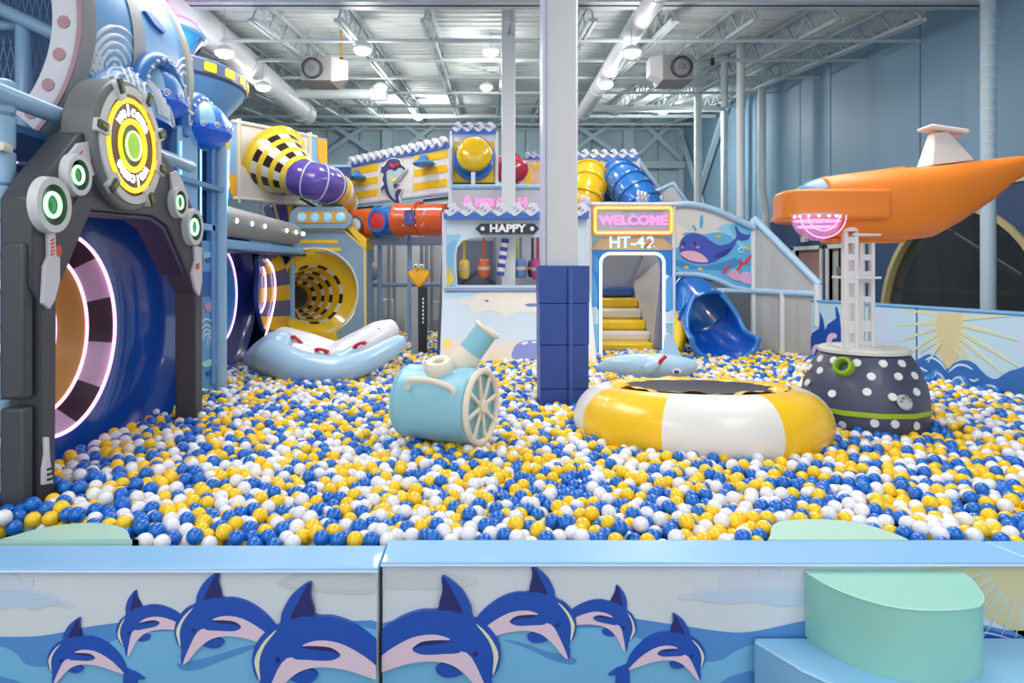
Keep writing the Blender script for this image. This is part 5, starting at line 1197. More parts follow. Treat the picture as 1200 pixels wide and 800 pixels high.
# ================================================================ orange and blue crawl tube on its deck
t = thing('crawl_tube', 'orange and blue plastic crawl tube with round windows', 'play tunnel', (sx(470, 9.8), 9.8, 2.2))
T0, T1, T2, T3, T4 = P(413, 262, 10.4), P(445, 260, 10.1), P(468, 258, 9.9), P(492, 256, 9.72), P(524, 257, 9.6)
OR2 = M((226, 96, 40), .28, coat=.5); BL2 = M((34, 112, 196), .25, coat=.5)
b = MB(); b.tube([T0-Vector((.04, 0, 0)), T0, T1], [.19, .215, .215], OR2, 28); b.build('orange_section', t, smooth=50)
b = MB(); b.tube([T1, (T1+T2)/2, T2], .225, BL2, 28); b.build('blue_section', t, smooth=50)
b = MB(); b.tube([T2, T2.lerp(T3, .1), T2.lerp(T3, .14), T4], [.25, .25, .225, .225], OR2, 28); b.build('orange_section', t, smooth=50)
for q in (T1, T2, T3): b = MB(); b.torus(q, T4-T0, .232, .02, OR2 if q is not T1 else BL2, 32, 8); b.build('flange', t)
def port(c, n_, r, m1, m2, nm):
    n_ = Vector(n_).normalized(); b = MB(); b.lathe([(r+.035, -.02), (r+.03, .025), (r, .025), (r, .015)], c, n_, m1, 24); b.build('window_ring', t)
    b = MB(); b.lathe([(r, .012), (r*.6, .03), (0, .035)], c, n_, m2, 24); b.build(nm, t)
axn = Vector((-.45, -1, 0))
port(P(423, 264, 10.2)+Vector((-.05, -.15, 0)), axn, .10, M((96, 96, 120), .4), M((214, 214, 220), .3), 'pale_window')
port(P(449, 260, 10.0)+Vector((-.05, -.2, 0)), axn, .13, BL2, M((206, 56, 60), .3), 'red_window')
for (x, m_, nm) in ((481.5, M((58, 74, 150), .3), 'blue_window'), (503, M((206, 206, 212), .3), 'pale_window')):
    c = P(x, 256, 9.72)+Vector((0, -.2, 0)); f = fy(c.y-.02); b = MB(); b.prism(rrect(c.x-.07, c.z-.1, c.x+.07, c.z+.1, .03), f, -.08, .0, m_); b.build(nm, t)
    for (dx, dz) in ((-.085, -.11), (.085, -.11), (-.085, .11), (.085, .11), (-.085, 0), (.085, 0)): b = MB(); b.ball((c.x+dx, c.y-.005, c.z+dz), .012, WHITE, 6, 4); b.build('bolt', t)
b = MB(); b.fbox(fy(10.05), sx(497, 10.05), sx(526, 10.05), sz(277, 10.05), sz(240, 10.05), -.02, 0, OR2); b.build('orange_panel', t)
b = MB(); b.box((sx(430, 10.4), 10.35, sz(287, 10.4)), (sx(527, 10.4), 10.5, sz(277, 10.4)), M((150, 172, 204), .45)); tag(b.build('deck_edge', bev=.01), 'long pale blue deck edge below the orange crawl tube', 'platform')
# dark doorway compartment below the deck
t = thing('climbing_frame', 'grey blue pipe frame with back sheets under the crawl tube', 'frame', (sx(475, 11), 11, 0))
b = MB(); b.box((sx(425, 12.2), 12.2, .3), (sx(530, 12.2), 12.24, 2.0), M((222, 226, 228), .6)); b.build('back_sheet', t)
for x, D_ in ((445, 10.45), (480, 10.2), (436, 11.4), (456, 11.5), (462, 12), (494, 11.6), (500, 11.5), (506, 12)):
    b = MB(); b.cyl((sx(x, D_), D_, .3), (sx(x, D_), D_, sz(276, D_)), .035 if D_ < 10.6 else .03, M((140, 166, 204) if D_ < 10.6 else (150, 156, 162), .45), 14); b.build('post', t)
for y_, D_ in ((334, 10.5), (334, 11.6)): b = MB(); b.cyl((sx(430, D_), D_, sz(y_, D_)), (sx(526, D_), D_, sz(y_-1, D_)), .035, M((124, 140, 170), .45), 14); b.build('cross_rail', t)
for (x, y, w_) in ((455, 350, 14), (483, 372, 18), (515, 352, 16)): b = MB(); b.box((sx(x-w_/2, 12), 11.95, sz(y+24, 12)), (sx(x+w_/2, 12), 12.1, sz(y, 12)), M((206, 210, 214), .6)); b.build('soft_block', t, bev=.03)
for (x, y0, y1, D_, rgb, lab) in ((437, 290, 325, 11.2, (150, 150, 152), 'small grey hanging punch bag in the far rear frame'),):
    t2 = thing('hanging_bag', lab, 'punch bag', P(x, y1, D_)); b = MB(); b.cyl(P(x, 286, D_), P(x, 312, D_), .02, GREY, 8); b.build('strap', t2)
    b = MB(); b.ball(P(x, 318, D_), (.11, .11, .15), M(rgb, .5), 18, 10); b.build('bag', t2)
# side sheet of the playhouse (dark edge)
b = MB(); b.hexa([(sx(511, 8.95), 8.95, .3), (sx(517, 8.95), 8.95, .3), (sx(519, 9.6), 9.6, .3), (sx(514, 9.6), 9.6, .3), (sx(518, 8.95), 8.95, sz(290, 8.95)), (sx(521, 8.95), 8.95, sz(290, 8.95)), (sx(522, 9.6), 9.6, sz(290, 8.95)), (sx(519, 9.6), 9.6, sz(290, 8.95))], M((110, 116, 120), .5))
tag(b.build('side_sheet'), 'narrow dark grey leaning sheet left of the playhouse ramp', 'sheet')
# ================================================================ marker post with yellow clam
t = thing('marker_post', 'black and grey square post with yellow clam on top', 'post', (sx(491, 8.9), 8.9, .3))
X_ = sx(491, 8.9)
b = MB(); b.box((X_-.09, 8.8, .5), (X_+.02, 8.98, sz(336, 8.9)), M((150, 154, 162), .45)); b.build('grey_face', t, bev=.004)
b = MB(); b.box((X_+.0, 8.79, .42), (X_+.10, 8.98, sz(336, 8.9)), M((30, 32, 38), .45)); b.build('black_side', t, bev=.004)
b = MB(); b.cyl((X_+.01, 8.9, .2), (X_+.01, 8.9, .55), .05, BLACK, 12); b.build('foot', t)
b = MB(); f = fy(8.785)
for k in range(7): b.prism(rrect(X_+.055, .9+k*.05, X_+.075, .93+k*.05, .004, 2), f, 0, .003, WHITE)
b.build('white_marks', t)
cl = thing('clam_figure', 'yellow clam figure with round eyes standing on the marker post', 'figure', (X_, 8.9, sz(336, 8.9)))
f = fy(8.9); YC = M((240, 176, 36), .4)
for k in range(5):
    a = -.8+.4*k; b = MB(); b.tube([f.w(X_, sz(336, 8.9)+.01), f.w(X_+.12*math.sin(a)*.8, sz(336, 8.9)+.12+.0*k), f.w(X_+.17*math.sin(a)*1.0, sz(336, 8.9)+.12+.12*math.cos(a))], [.03, .05, .04], YC, 12); b.build('shell_rib', cl, smooth=60)
for x in (-.035, .04): b = MB(); b.ball((X_+x, 8.84, sz(312, 8.9)), .03, WHITE, 12, 8); b.ball((X_+x, 8.815, sz(312, 8.9)), .014, BLACK, 8, 6); b.build('eye', cl)
# ================================================================ HAPPY playhouse
H = 8.75; f = fy(H); x0, x1 = sx(521, H), sx(688, H); zt, zb = sz(256, H), sz(336, H)
HP = M((206, 222, 232), .5)
t = thing('playhouse', 'white and pale blue playhouse front with a black name sign and ramp', 'playhouse', ((x0+x1)/2, H, .3))
op = [f.uv(*q) for q in [(536, 334), (534, 300), (536, 290), (542, 282), (552, 279), (572, 278), (645, 278), (645, 334)]]
b = MB(); b.prism([(x0, zb-.01), (x1, zb-.01), (x1, zt), (x0, zt)], f, -.04, 0, HP, holes=[op]); b.build('front_wall', t)
for x in (x0, x1): b = MB(); b.cyl((x, H+.02, .3), (x, H+.02, zt+.08), .035, M((214, 222, 236), .45), 14); b.build('post', t)
b = MB(); b.cyl((x0, H, zt+.0), (x1, H, zt+.0), .02, M((150, 180, 220), .45), 10); b.build('top_rail', t)
b = MB(); b.fbox(f, x0, x1, zb-.05, zb-.01, -.05, .05, M((150, 168, 206), .45)); b.build('sill', t)
p = Print(f, (x0+.02, x1, zb, zt), .001)
p.poly([(521, 336), (521, 280), (530, 275), (540, 275), (536, 285), (533, 300), (534, 336)], (150, 200, 226)); p.poly([(521, 330), (521, 295), (528, 285), (535, 282), (532, 300), (530, 336)], (120, 184, 220))
p.done('wall_print', t)
p = Print(f, (x0+.02, x1, zb, zt), .004)
p.poly([(523, 333), (523, 318), (525, 310), (526, 322), (529, 312), (530, 322), (533, 318), (531, 328), (528, 334)], (232, 204, 70)); p.done('coral_print', t)
# ramp
A_, B_, C_, D_ = P(523, 336, 8.9), P(688, 336, 8.9), P(692, 424, 8.25), P(515, 424, 8.3)
D_ = Vector((A_.x-.04, 8.15, .38)); C_ = Vector((B_.x+.02, 8.15, .38)); A_ = Vector((x0, H+.0, zb-.03)); B_ = Vector((x1, H, zb-.03))
fr2 = Frame(D_, C_-D_, A_-D_); LR = (C_-D_).length; HR = (A_-D_).length
b = MB(); b.fbox(fr2, 0, LR, 0, HR, -.1, 0, M((204, 220, 232), .42, coat=.15)); b.build('ramp', t, bev=.008)
p = Print(fr2, (.01, LR-.01, .01, HR-.01), .001)
p.poly([(516, 424), (518, 400), (540, 398), (560, 404), (600, 400), (640, 402), (700, 400), (700, 430), (516, 430)], (228, 214, 206)); p.poly([(516, 350), (600, 340), (640, 345), (700, 342), (700, 335), (516, 335)], (184, 212, 230))
p.poly([(537, 354), (542, 350), (552, 351), (560, 344), (572, 342), (585, 337), (610, 337), (620, 341), (640, 342), (650, 348), (640, 352), (645, 360), (625, 366), (605, 366), (592, 372), (586, 367), (572, 364), (560, 368), (552, 365), (550, 358), (540, 357)], (228, 222, 212))
p.poly([(615, 357.5), (620, 355.5), (632, 356), (632, 358), (622, 359.5)], (110, 124, 190)); p.poly([(568, 352), (571, 351), (573, 353), (570, 354)], (120, 130, 150))
p.poly([(520, 408), (520, 398), (524, 396), (528, 400), (529, 408)], (246, 214, 120), n=2)
p.poly([(601, 420), (602, 408), (608, 402), (618, 399), (640, 400), (640, 420), (625, 422)], (130, 140, 202)); p.poly([(611, 402), (617, 400), (619, 402), (613, 404)], (220, 226, 240)); p.poly([(623, 400), (628, 400), (628, 402), (624, 402)], (220, 226, 240))
p.poly([(574, 420), (576, 412), (585, 411), (595, 415), (600, 422)], (226, 212, 190))
p.done('ramp_print', t)
b = MB(); b.box((x0+.1, 9.9, .3), (x1-.05, 9.94, zt), M((206, 210, 216), .6)); b.build('back_sheet', t)
b = MB(); b.box((x0+.05, H+.05, zb-.1), (x1-.03, 9.9, zb-.05), M((90, 100, 130), .6)); b.build('inner_floor', t)
for (xx, w_) in ((578, 3), (601, 3), (640, 3)): b = MB(); b.box((sx(xx, 9.7), 9.7, zb-.05), (sx(xx+w_, 9.7), 9.75, zt-.05), M((120, 128, 150), .5)); b.build('inner_post', t)
b = MB(); b.box((sx(536, 9.8), 9.78, sz(334, 9.8)), (sx(578, 9.8), 9.8, sz(282, 9.8)), M((120, 130, 146), .5)); b.build('dark_window', t)
b = MB(); b.bar(P(540, 333, 9.6), P(560, 318, 9.6), .05, .05, M((80, 90, 130), .5)); b.bar(P(580, 333, 9.6), P(560, 318, 9.6), .05, .05, M((80, 90, 130), .5)); b.build('inner_brace', t)
# name sign
s = thing('name_sign', 'black pointed sign board reading HAPPY in white letters', 'sign', (sx(594, 8.72), 8.7, sz(275, 8.72)))
f8 = fy(8.7); b = MB(); b.prism([f8.uv(*q) for q in [(557, 268), (563, 262), (626, 262), (632, 268), (626, 274), (563, 274)]], f8, 0, .03, M((48, 44, 66), .45)); b.build('board', s, bev=.003, seg=1)
lettering('HAPPY', f8, sx(594.5, 8.7), sz(268, 8.7), .135, .012, M((240, 240, 240), .4), d0=.03, sxx=1.12, parent=s, offset=.006)
for x in (565.5, 623.5): b = MB(); b.lathe([(0, .01), (.026, .01), (.028, 0)], f8.w(sx(x, 8.7), sz(268, 8.7), .03), (0, -1, 0), WHITE, 16); b.build('white_stud', s)
wave_trim('wave_trim', fy(8.66), sx(520, 8.66), sx(690, 8.66), sz(256, 8.66), .20, 9, 'wave shaped trim above the HAPPY sign', thick=.05)
# punch bags hanging in the opening
def bag(x, y0, y1, w_, D_, rgb, label, strap, band=(214, 190, 160), top=278):
    c = P(x, (y0+y1)/2, D_); hh = (y1-y0)/2/800*D_; r = w_/2/800*D_
    t = thing('punch_bag', label, 'punch bag', c-Vector((0, 0, hh)), None)
    b = MB(); b.lathe([(0, hh), (r*.55, hh), (r*.9, hh*.75), (r, hh*.1), (r*.95, -hh*.6), (r*.7, -hh*.95), (0, -hh)], c, (0, 0, 1), M(rgb, .45, bump=.3, bscale=10), 22); b.build('bag', t)
    b = MB(); b.lathe([(r*1.02, hh*.18), (r*1.03, 0), (r*1.02, -hh*.14)], c, (0, 0, 1), M(band, .5), 22); b.build('band', t)
    b = MB(); b.bar(c+Vector((0, 0, hh*.98)), (c.x, c.y, sz(top, D_)), .035, .012, M(strap, .5)); b.build('strap', t)
bag(544, 304, 327, 13.5, 9.05, (226, 200, 90), 'yellow hanging punch bag leftmost in the playhouse opening', (216, 190, 70))
bag(567, 303, 326, 15, 9.1, (214, 110, 64), 'orange red hanging punch bag in the playhouse opening', (214, 90, 60))
bag(606, 304, 325, 12, 9.35, (196, 200, 90), 'olive yellow punch bag partly behind the blue one', (196, 206, 60))
bag(610, 303, 326, 15, 9.1, (104, 136, 190), 'blue hanging punch bag right of the striped roll', (120, 130, 170))
bag(624, 304, 325, 12, 9.35, (84, 74, 130), 'dark purple punch bag beside the pillar', (60, 56, 90))
bag(630, 303, 328, 15, 9.1, (190, 70, 140), 'magenta punch bag nearest the padded pillar', (200, 60, 110))
t = thing('striped_roll', 'slanting blue and white striped hanging roll between orange and blue bags', 'punch bag', P(588, 324, 9.1))
a, c = P(592, 280, 8.87), P(586, 323, 8.87)
for k in range(9): b = MB(); b.cyl(a.lerp(c, k/9), a.lerp(c, (k+.96)/9), .05, M((56, 74, 160), .45) if k % 2 == 0 else M((214, 214, 220), .45), 16); b.build('stripe', t)
# ---- level above: glass rail with neon, yellow bubble tower
t = thing('upper_rail', 'white framed clear rail panel with pink neon letters above the wave trim', 'railing', (sx(592, 9.2), 9.2, 2.3))
D_ = 9.2; f = fy(D_)
for x in (528, 655): b = MB(); b.cyl((sx(x, D_), D_, sz(252, D_)), (sx(x, D_), D_, sz(214, D_)), .03, M((220, 224, 236), .45), 12); b.build('post', t)
b = MB(); b.cyl((sx(528, D_), D_, sz(219, D_)), (sx(655, D_), D_, sz(219, D_)), .035, M((150, 196, 226), .4), 12); b.build('top_rail', t)
b = MB(); b.fbox(f, sx(530, D_), sx(653, D_), sz(250, D_), sz(221, D_), -.01, 0, mat('clear_sheet', (206, 206, 214), .1, alpha=.55)); b.build('clear_sheet', t)
NPK = G((255, 120, 190), 1.0)
for (txt, x, y, s_) in (('A', 548, 235, .15), ('MES', 568, 238, .13), ('G', 587, 238, .15), ('H', 612, 238, .17), ):
    lettering(txt, f, sx(x, D_), sz(y, D_), s_, .012, NPK, d0=.01, parent=t, offset=.006, sxx=1.1)
b = MB(); b.box((sx(530, 11.5), 11.5, .3), (sx(660, 11.5), 11.55, sz(205, 11.5)), M((206, 204, 212), .6)); tag(b.build('rear_sheet'), 'pale sheet behind the pink neon rail', 'sheet')
D_ = 10.0; f = fy(D_)
t = thing('bubble_tower', 'yellow panel tower with round yellow bubble window and wave trim', 'tower', (sx(556, D_), D_, 2.4))
b = MB(); b.fbox(f, sx(531, D_), sx(580, D_), sz(215, D_), sz(166, D_), -.05, 0, M((244, 200, 20), .42)); b.build('yellow_panel', t)
b = MB(); b.fbox(f, sx(531, D_), sx(580, D_), sz(166, D_), sz(157, D_), -.05, .01, WP_); b.build('white_header', t)
b = MB(); b.fbox(f, sx(531, D_), sx(580, D_), sz(216.5, D_), sz(214, D_), -.05, .03, M((60, 60, 64), .5)); b.build('dark_edge', t)
for x in (529.5, 581.5): b = MB(); b.cyl((sx(x, D_), D_, sz(252, D_)), (sx(x, D_), D_, sz(154, D_)), .03, M((222, 224, 230), .45), 12); b.build('post', t)
c = f.w(sx(555, D_), sz(189, D_)); b = MB(); b.lathe([(.30, .0), (.30, .04), (.25, .06), (.235, .22), (.22, .22)], c, (0, -1, .15), BL2, 36); b.build('blue_collar', t)
b = MB(); b.ball(c+Vector((.01, -.22, .07)), (.255, .255, .12), M((246, 200, 10), .15, coat=.8), 36, 16, ax=(0, -1, .1)); b.build('yellow_bubble', t)
b = MB(); b.torus(c+Vector((.01, -.20, .068)), (0, -1, .1), .258, .014, BL2, 40, 8); b.build('bubble_rim', t)
b = MB(); b.cyl((sx(554.5, 9.5), 9.5, sz(252, 9.5)), (sx(554.5, 9.5), 9.5, sz(202, 9.5)), .03, WHITE, 14); b.build('front_pole', t)
wave_trim('wave_trim', fy(9.95), sx(530, 9.95), sx(581, 9.95), sz(157, 9.95), .17, 4, 'wave shaped trim on top of the yellow bubble tower', thick=.05)
# red dome and orange print behind the slim column
t = thing('red_bubble', 'dark red bubble window behind the slim white column', 'bubble window', P(602, 216, 10.6))
b = MB(); b.ball(P(597, 198, 10.6), (.30, .16, .23), M((176, 40, 76), .2, coat=.6), 32, 14); b.build('dome', t)
b = MB(); b.torus(P(601, 198, 10.55), (.5, -1, 0), .23, .02, M((150, 36, 60), .3), 36, 8); b.build('rim', t)
b = MB(); b.box((sx(616, 10.7), 10.7, sz(216, 10.7)), (sx(623, 10.7), 10.74, sz(200, 10.7)), YEL); b.build('yellow_panel', t)
b = MB(); b.box((sx(604, 10.75), 10.7, sz(185, 10.7)), (sx(616, 10.75), 10.78, sz(181, 10.7)), M((70, 160, 150), .4)); b.build('teal_cap', t)
f = fy(10.9); t = thing('orange_print_panel', 'pale panel with orange starry print left of the big pillar', 'panel', P(632, 216, 10.9))
b = MB(); b.fbox(f, sx(614, 10.9), sx(690, 10.9), sz(217, 10.9), sz(186, 10.9), -.04, 0, M((220, 214, 216), .5)); b.build('pale_board', t)
p = Print(f, (sx(614, 10.9), sx(690, 10.9), sz(217, 10.9), sz(186, 10.9)), .001)
p.poly([(624, 216), (628, 206), (634, 200), (642, 202), (650, 216)], (240, 188, 160)); 
p.poly([(620, 190), (626, 192), (629, 187), (631, 193), (637, 193), (632, 197), (634, 204), (628, 200), (624, 205), (625, 198), (619, 196)], (246, 196, 110), smooth=False); p.done('orange_print', t)
wave_trim('wave_trim', fy(10.85), sx(614, 10.85), sx(645, 10.85), sz(187, 10.85), .12, 4, 'small purple wave trim above the orange starry print', thick=.05, crest=M((196, 180, 214), .5))
# ================================================================ right playhouse
H = 9.0; f = fy(H); x0, x1 = sx(692, H), sx(790, H)
t = thing('playhouse', 'blue arched playhouse doorway with pink neon sign and light blue letters', 'playhouse', ((x0+x1)/2, H, .3))
def arch(l, r, top, bot, rad, D):
    pts = [(sx(l, D), sz(bot, D))]
    for cx, a0 in ((l+rad, PI), (r-rad, PI/2)):
        for i in range(7):
            a = a0-PI/2*i/6; pts.append((sx(cx+rad*math.cos(a), D), sz(top+rad-rad*math.sin(a), D)))
    pts.append((sx(r, D), sz(bot, D))); return pts
ins = arch(706, 775, 299, 425, 9, H)
BF = M((44, 120, 200), .4); zt = sz(293, H)
b = MB(); b.prism([(x0, sz(430, H)), (ins[0][0], sz(430, H))]+ins[1:-1]+[(ins[-1][0], sz(430, H)), (x1, sz(430, H)), (x1, zt), (x0, zt)], f, -.06, 0, BF); b.build('arch_front', t)
lm = (x0+.003, x1-.003, sz(429, H), zt-.002)
for seg in (([(693, 380), (706, 380), (706, 430), (693, 430)], (150, 196, 226)), ([(776, 380), (790, 380), (790, 430), (776, 430)], (150, 196, 226))): 
    p = Print(f, lm, .001); p.poly(seg[0], seg[1], smooth=False); p.done('sea_print', t)
p = Print(f, (x0, sx(705.5, H), sz(429, H), zt), .002)
p.poly([(692, 362), (694, 357), (698, 358), (701, 363), (704, 364), (705, 378), (692, 378)], (214, 226, 238)); p.poly([(693, 300), (699, 300), (702, 308), (700, 318), (694, 318)], (70, 140, 206)); p.poly([(692, 318), (698, 330), (700, 356), (692, 356)], (90, 160, 216)); p.done('cloud_print', t)
p = Print(f, (sx(776, H), x1, sz(429, H), zt), .002)
p.poly([(777, 372), (780, 366), (786, 364), (790, 362), (790, 378), (777, 378)], (214, 226, 238)); p.poly([(779, 328), (780, 322), (784, 323), (783, 328)], (214, 226, 238)); p.poly([(779, 330), (790, 326), (790, 360), (780, 360)], (90, 160, 216)); p.done('cloud_print', t)
b = MB(); nl = arch(703.5, 777.5, 297, 425, 11, H); path = [Vector((u, H-.03, v)) for u, v in nl]
b.tube(path, .018, G((190, 240, 255), 3.0), 8); b.build('arch_neon', t)
b = MB(); ol = arch(702, 779, 295.5, 425, 12, H); il = arch(705.5, 775.5, 299, 425, 9.5, H); b.prism(ol+il[::-1], f, 0, .02, M((120, 190, 220), .4)); b.build('neon_tray', t)
# tan letter board
b = MB(); b.prism(px(f, [(693, 292.5), (706, 277), (775, 277), (790, 292.5)]), f, -.03, .01, M((206, 170, 128), .5)); b.build('tan_board', t)
LT = G((196, 232, 240), .55)
b = MB(); b.fbox(f, sx(739, H), sx(745, H), sz(287.5, H), sz(285, H), .012, .026, LT); b.build('letter', t)
for i, (ch, x) in enumerate((('H', 720), ('T', 732.5), ('4', 750.5), ('2', 762))):
    lettering(ch, f, sx(x, H), sz(284.5, H), .215, .014, LT, d0=.012, parent=t, offset=.004, name='letter')
b = MB(); b.bar(P(755, 290, H-.04), P(764, 282, H-.04), .03, .01, RED); b.bar(P(763, 287, H-.04), P(766, 291, H-.04), .025, .01, RED); b.build('red_mark', t)
# neon frame sign
s = thing('neon_sign', 'orange framed sign with pink neon lettering above the blue archway', 'sign', (sx(741, H), H-.02, sz(276, H)))
f9 = fy(H-.04); o_ = rrect(sx(694, H), sz(275.5, H), sx(788, H), sz(241.5, H), .05); i_ = rrect(sx(699, H), sz(270.5, H), sx(782.5, H), sz(246.5, H), .02)
b = MB(); b.prism(o_, f9, -.03, .02, M((244, 180, 80), .4, emit=.12), holes=[i_]); b.build('orange_frame', s)
b = MB(); m_ = rrect(sx(696.5, H), sz(273, H), sx(785.5, H), sz(244, H), .035); b.tube([f9.w(u, v, .03) for u, v in m_], .009, G((255, 205, 110), 1.6), 6, closed=True); b.build('neon_line', s)
b = MB(); b.fbox(f9, sx(699, H), sx(782.5, H), sz(270.5, H), sz(246.5, H), -.01, 0, mat('clear_sheet2', (214, 210, 222), .1, alpha=.35)); b.build('clear_sheet', s)
lettering('WELCOME', f9, sx(741, H), sz(259, H), .165, .012, G((255, 130, 200), .9), d0=.012, parent=s, offset=.006, sxx=1.12)
b = MB(); b.cyl((x0, H-.02, sz(239.5, H)), (x1, H-.02, sz(239.5, H)), .028, M((196, 204, 226), .45), 12); b.build('top_rail', t)
for x in (x0, x1): b = MB(); b.cyl((x, H+.02, .3), (x, H+.02, sz(238, H)), .028, M((220, 224, 232), .45), 12); b.build('post', t)
# white side wall left of archway (right of the pillar) with small wave trim
b = MB(); b.box((sx(679, 8.9), 8.85, .3), (sx(692, 8.9), 8.9, sz(250, 8.9)), M((222, 220, 216), .5)); b.build('side_wall', t)
fd = Frame(P(680, 249, 8.7), Vector((.14, .35, 0)))
wave_trim('wave_trim', fd, 0, .45, -.03, .26, 5, 'steep small wave trim beside the big pillar under the yellow tube', thick=.03)
wave_trim('wave_trim', Frame(P(745, 240, 9.05), Vector((1, 1.4, 0))), 0, .95, -.02, .22, 8, 'white pointed wave trim behind the top of the neon sign', thick=.03)
# foam stair rolls inside
ts = thing('foam_stairs', 'soft stairs of yellow, white and blue rolls inside the archway', 'stairs', (sx(735, 9.6), 9.9, .3))
steps = [(406, YEL, 765, 'yellow_step'), (393.5, M((228, 222, 208), .45), 761, 'white_step'), (380, YEL, 756, 'yellow_step'), (367, M((228, 222, 208), .45), 751, 'white_step'), (354.5, YEL, 747, 'yellow_step'), (341.5, M((50, 92, 176), .4), 742, 'blue_step')]
for i, (y, m_, xr, nm) in enumerate(steps):
    D_ = 9.35+.24*i; z = sz(y, D_); h = 5.4/800*D_
    b = MB(); b.box((sx(700, D_), D_-.08, z-h*1.1), (sx(xr, D_), D_+.42, z+h), m_); b.build(nm, ts, bev=.045, seg=4)
b = MB(); b.box((sx(690, 10.7), 10.75, .3), (sx(800, 10.7), 10.8, 2.0), M((206, 208, 214), .6)); tag(b.build('rear_sheet'), 'pale back sheet behind the foam stairs', 'sheet')
b = MB(); b.bar(P(736, 338, 10.6), P(752, 300, 10.6), .05, .05, M((150, 158, 170), .5)); tag(b.build('inner_brace'), 'slanting grey brace seen inside the archway', 'bracing')
b = MB(); b.hexa([(sx(765, 9.4), 9.4, .3), (sx(775, 9.4), 9.42, .3), (sx(770, 10.6), 10.6, .3), (sx(742, 10.6), 10.58, .3), (sx(765, 9.4), 9.4, .6), (sx(775, 9.4), 9.42, 1.6), (sx(770, 10.6), 10.6, 1.7), (sx(742, 10.6), 10.58, 1.4)], M((224, 220, 218), .5)); b.build('side_sheet', ts)
# ---- upper right: yellow and blue tube panels
D_ = 10.3; f = fy(D_)
t = thing('upper_tube_panels', 'upper yellow and blue panels with white posts right of the pillar', 'wall unit', (sx(712, D_), D_, 2.4))
b = MB(); b.fbox(f, sx(670, D_), sx(705, D_), sz(240, D_), sz(195, D_), -.04, 0, YEL); b.build('yellow_panel', t)
b = MB(); b.fbox(f, sx(707, D_), sx(747, D_), sz(236, D_), sz(195, D_), -.04, 0, BL2); b.build('blue_panel', t)
for x in (705.5, 748): b = MB(); b.cyl((sx(x, D_), D_-.02, sz(240, D_)), (sx(x, D_), D_-.02, sz(186, D_)), .028, M((220, 224, 232), .45), 12); b.build('post', t)
b = MB(); b.fbox(f, sx(670, D_), sx(748, D_), sz(194, D_), sz(187, D_), -.06, .02, WP_); b.build('white_header', t)
wave_trim('wave_trim', fy(D_-.05), sx(668, D_-.05), sx(747, D_-.05), sz(188, D_), .16, 7, 'wave shaped trim above the upper yellow and blue tube panels', thick=.04)
def ribbed(name, label, pts, r, m, step=5):
    t = thing(name, label, 'slide', Vector(pts[-1])-Vector((0, 0, r))); pa = crom(pts, 6, False)
    b = MB(); b.tube(pa, r, m, 28); b.build('tube_wall', t, smooth=60)
    for i in range(1, len(pa), step):
        d = pa[min(i+1, len(pa)-1)]-pa[i-1]; b = MB(); b.torus(pa[i], d, r+.008, .02, m, 32, 8); b.build('flange', t)
        x_, y_, z_ = basis(d)
        b = MB()
        for k in range(8): a = 2*PI*k/8; b.ball(pa[i]-z_*.03+(x_*math.cos(a)+y_*math.sin(a))*(r+.012), .012, M((196, 206, 220), .4), 6, 4)
        o = b.build('bolts', t); o['kind'] = 'stuff'
    return t
ribbed('tube_slide', 'upper yellow tube slide right beside the big pillar', [P(690, 205, 10.2), P(688, 218, 9.95), P(684, 232, 9.85), P(682, 248, 9.9)], .26, M((244, 196, 16), .22, coat=.6))
ribbed('tube_slide', 'upper blue ribbed tube slide descending behind the neon sign', [P(724, 207, 10.25), P(732, 214, 9.9), P(743, 226, 9.7), P(752, 240, 9.6), P(756, 256, 9.6)], .27, M((40, 116, 196), .2, coat=.6), 4)
# sloping rails and sheet behind
for (a, c, lab) in ((P(748, 187, 10.4), P(775, 224, 10.4), 'thin white sloping rail right of the upper blue panel'), (P(760, 228, 9.9), P(789, 215, 9.9), 'light blue rail rising to a peak behind the neon sign'), (P(789, 215, 9.9), P(806, 238, 9.9), 'light blue rail falling from the peak toward the whale panel')):
    pipe('sloping_rail', a, c, .03, lab, m=M((170, 196, 222), .4))
b = MB(); f = fy(10.45); b.prism(px(f, [(748, 190), (776, 226), (789, 217), (806, 240), (748, 250)]), f, -.01, 0, M((216, 214, 214), .6)); tag(b.build('net_sheet', smooth=0), 'pale mesh sheet below the sloping rails', 'sheet')
# ================================================================ whale panel
H = 9.15; f = fy(H)
def arcz(x): return [(790, 238), (805, 238), (820, 240), (835, 244), (850, 250), (865, 257), (883, 267)]
topc = arcz(0); botc = [(790, 325), (810, 324), (828, 326), (845, 330), (860, 336), (883, 346)]
t = thing('whale_panel', 'arched panel printed with a blue whale under the curved rail', 'panel', (sx(836, H), H, .8))
poly = [f.uv(*q) for q in topc]+[f.uv(*q) for q in [(883, 285), (883, 346)]]+[f.uv(*q) for q in botc[::-1]]
b = MB(); b.prism(poly, f, -.03, 0, M((150, 206, 232), .42)); b.build('panel_board', t)
lw = (sx(790.5, H), sx(882.5, H), sz(346, H), sz(238, H))
pr = Print(f, lw, .001)
pr.poly([(789, 241), (805, 240), (820, 242), (835, 246), (850, 252), (865, 259), (870, 263), (850, 262), (840, 268), (856, 282), (870, 292), (872, 302), (850, 292), (820, 285), (800, 292), (789, 300)], (216, 214, 208), smooth=False)
pr.poly([(789, 262), (797, 265), (806, 272), (800, 284), (789, 290)], (232, 222, 198))
pr.poly([(855, 264), (870, 262), (883, 270), (883, 290), (870, 286), (860, 276)], (110, 190, 222))
pr.poly([(789, 296), (800, 286), (815, 278), (840, 272), (858, 278), (868, 290), (883, 298), (883, 346), (850, 334), (825, 325), (789, 326)], (92, 176, 220))
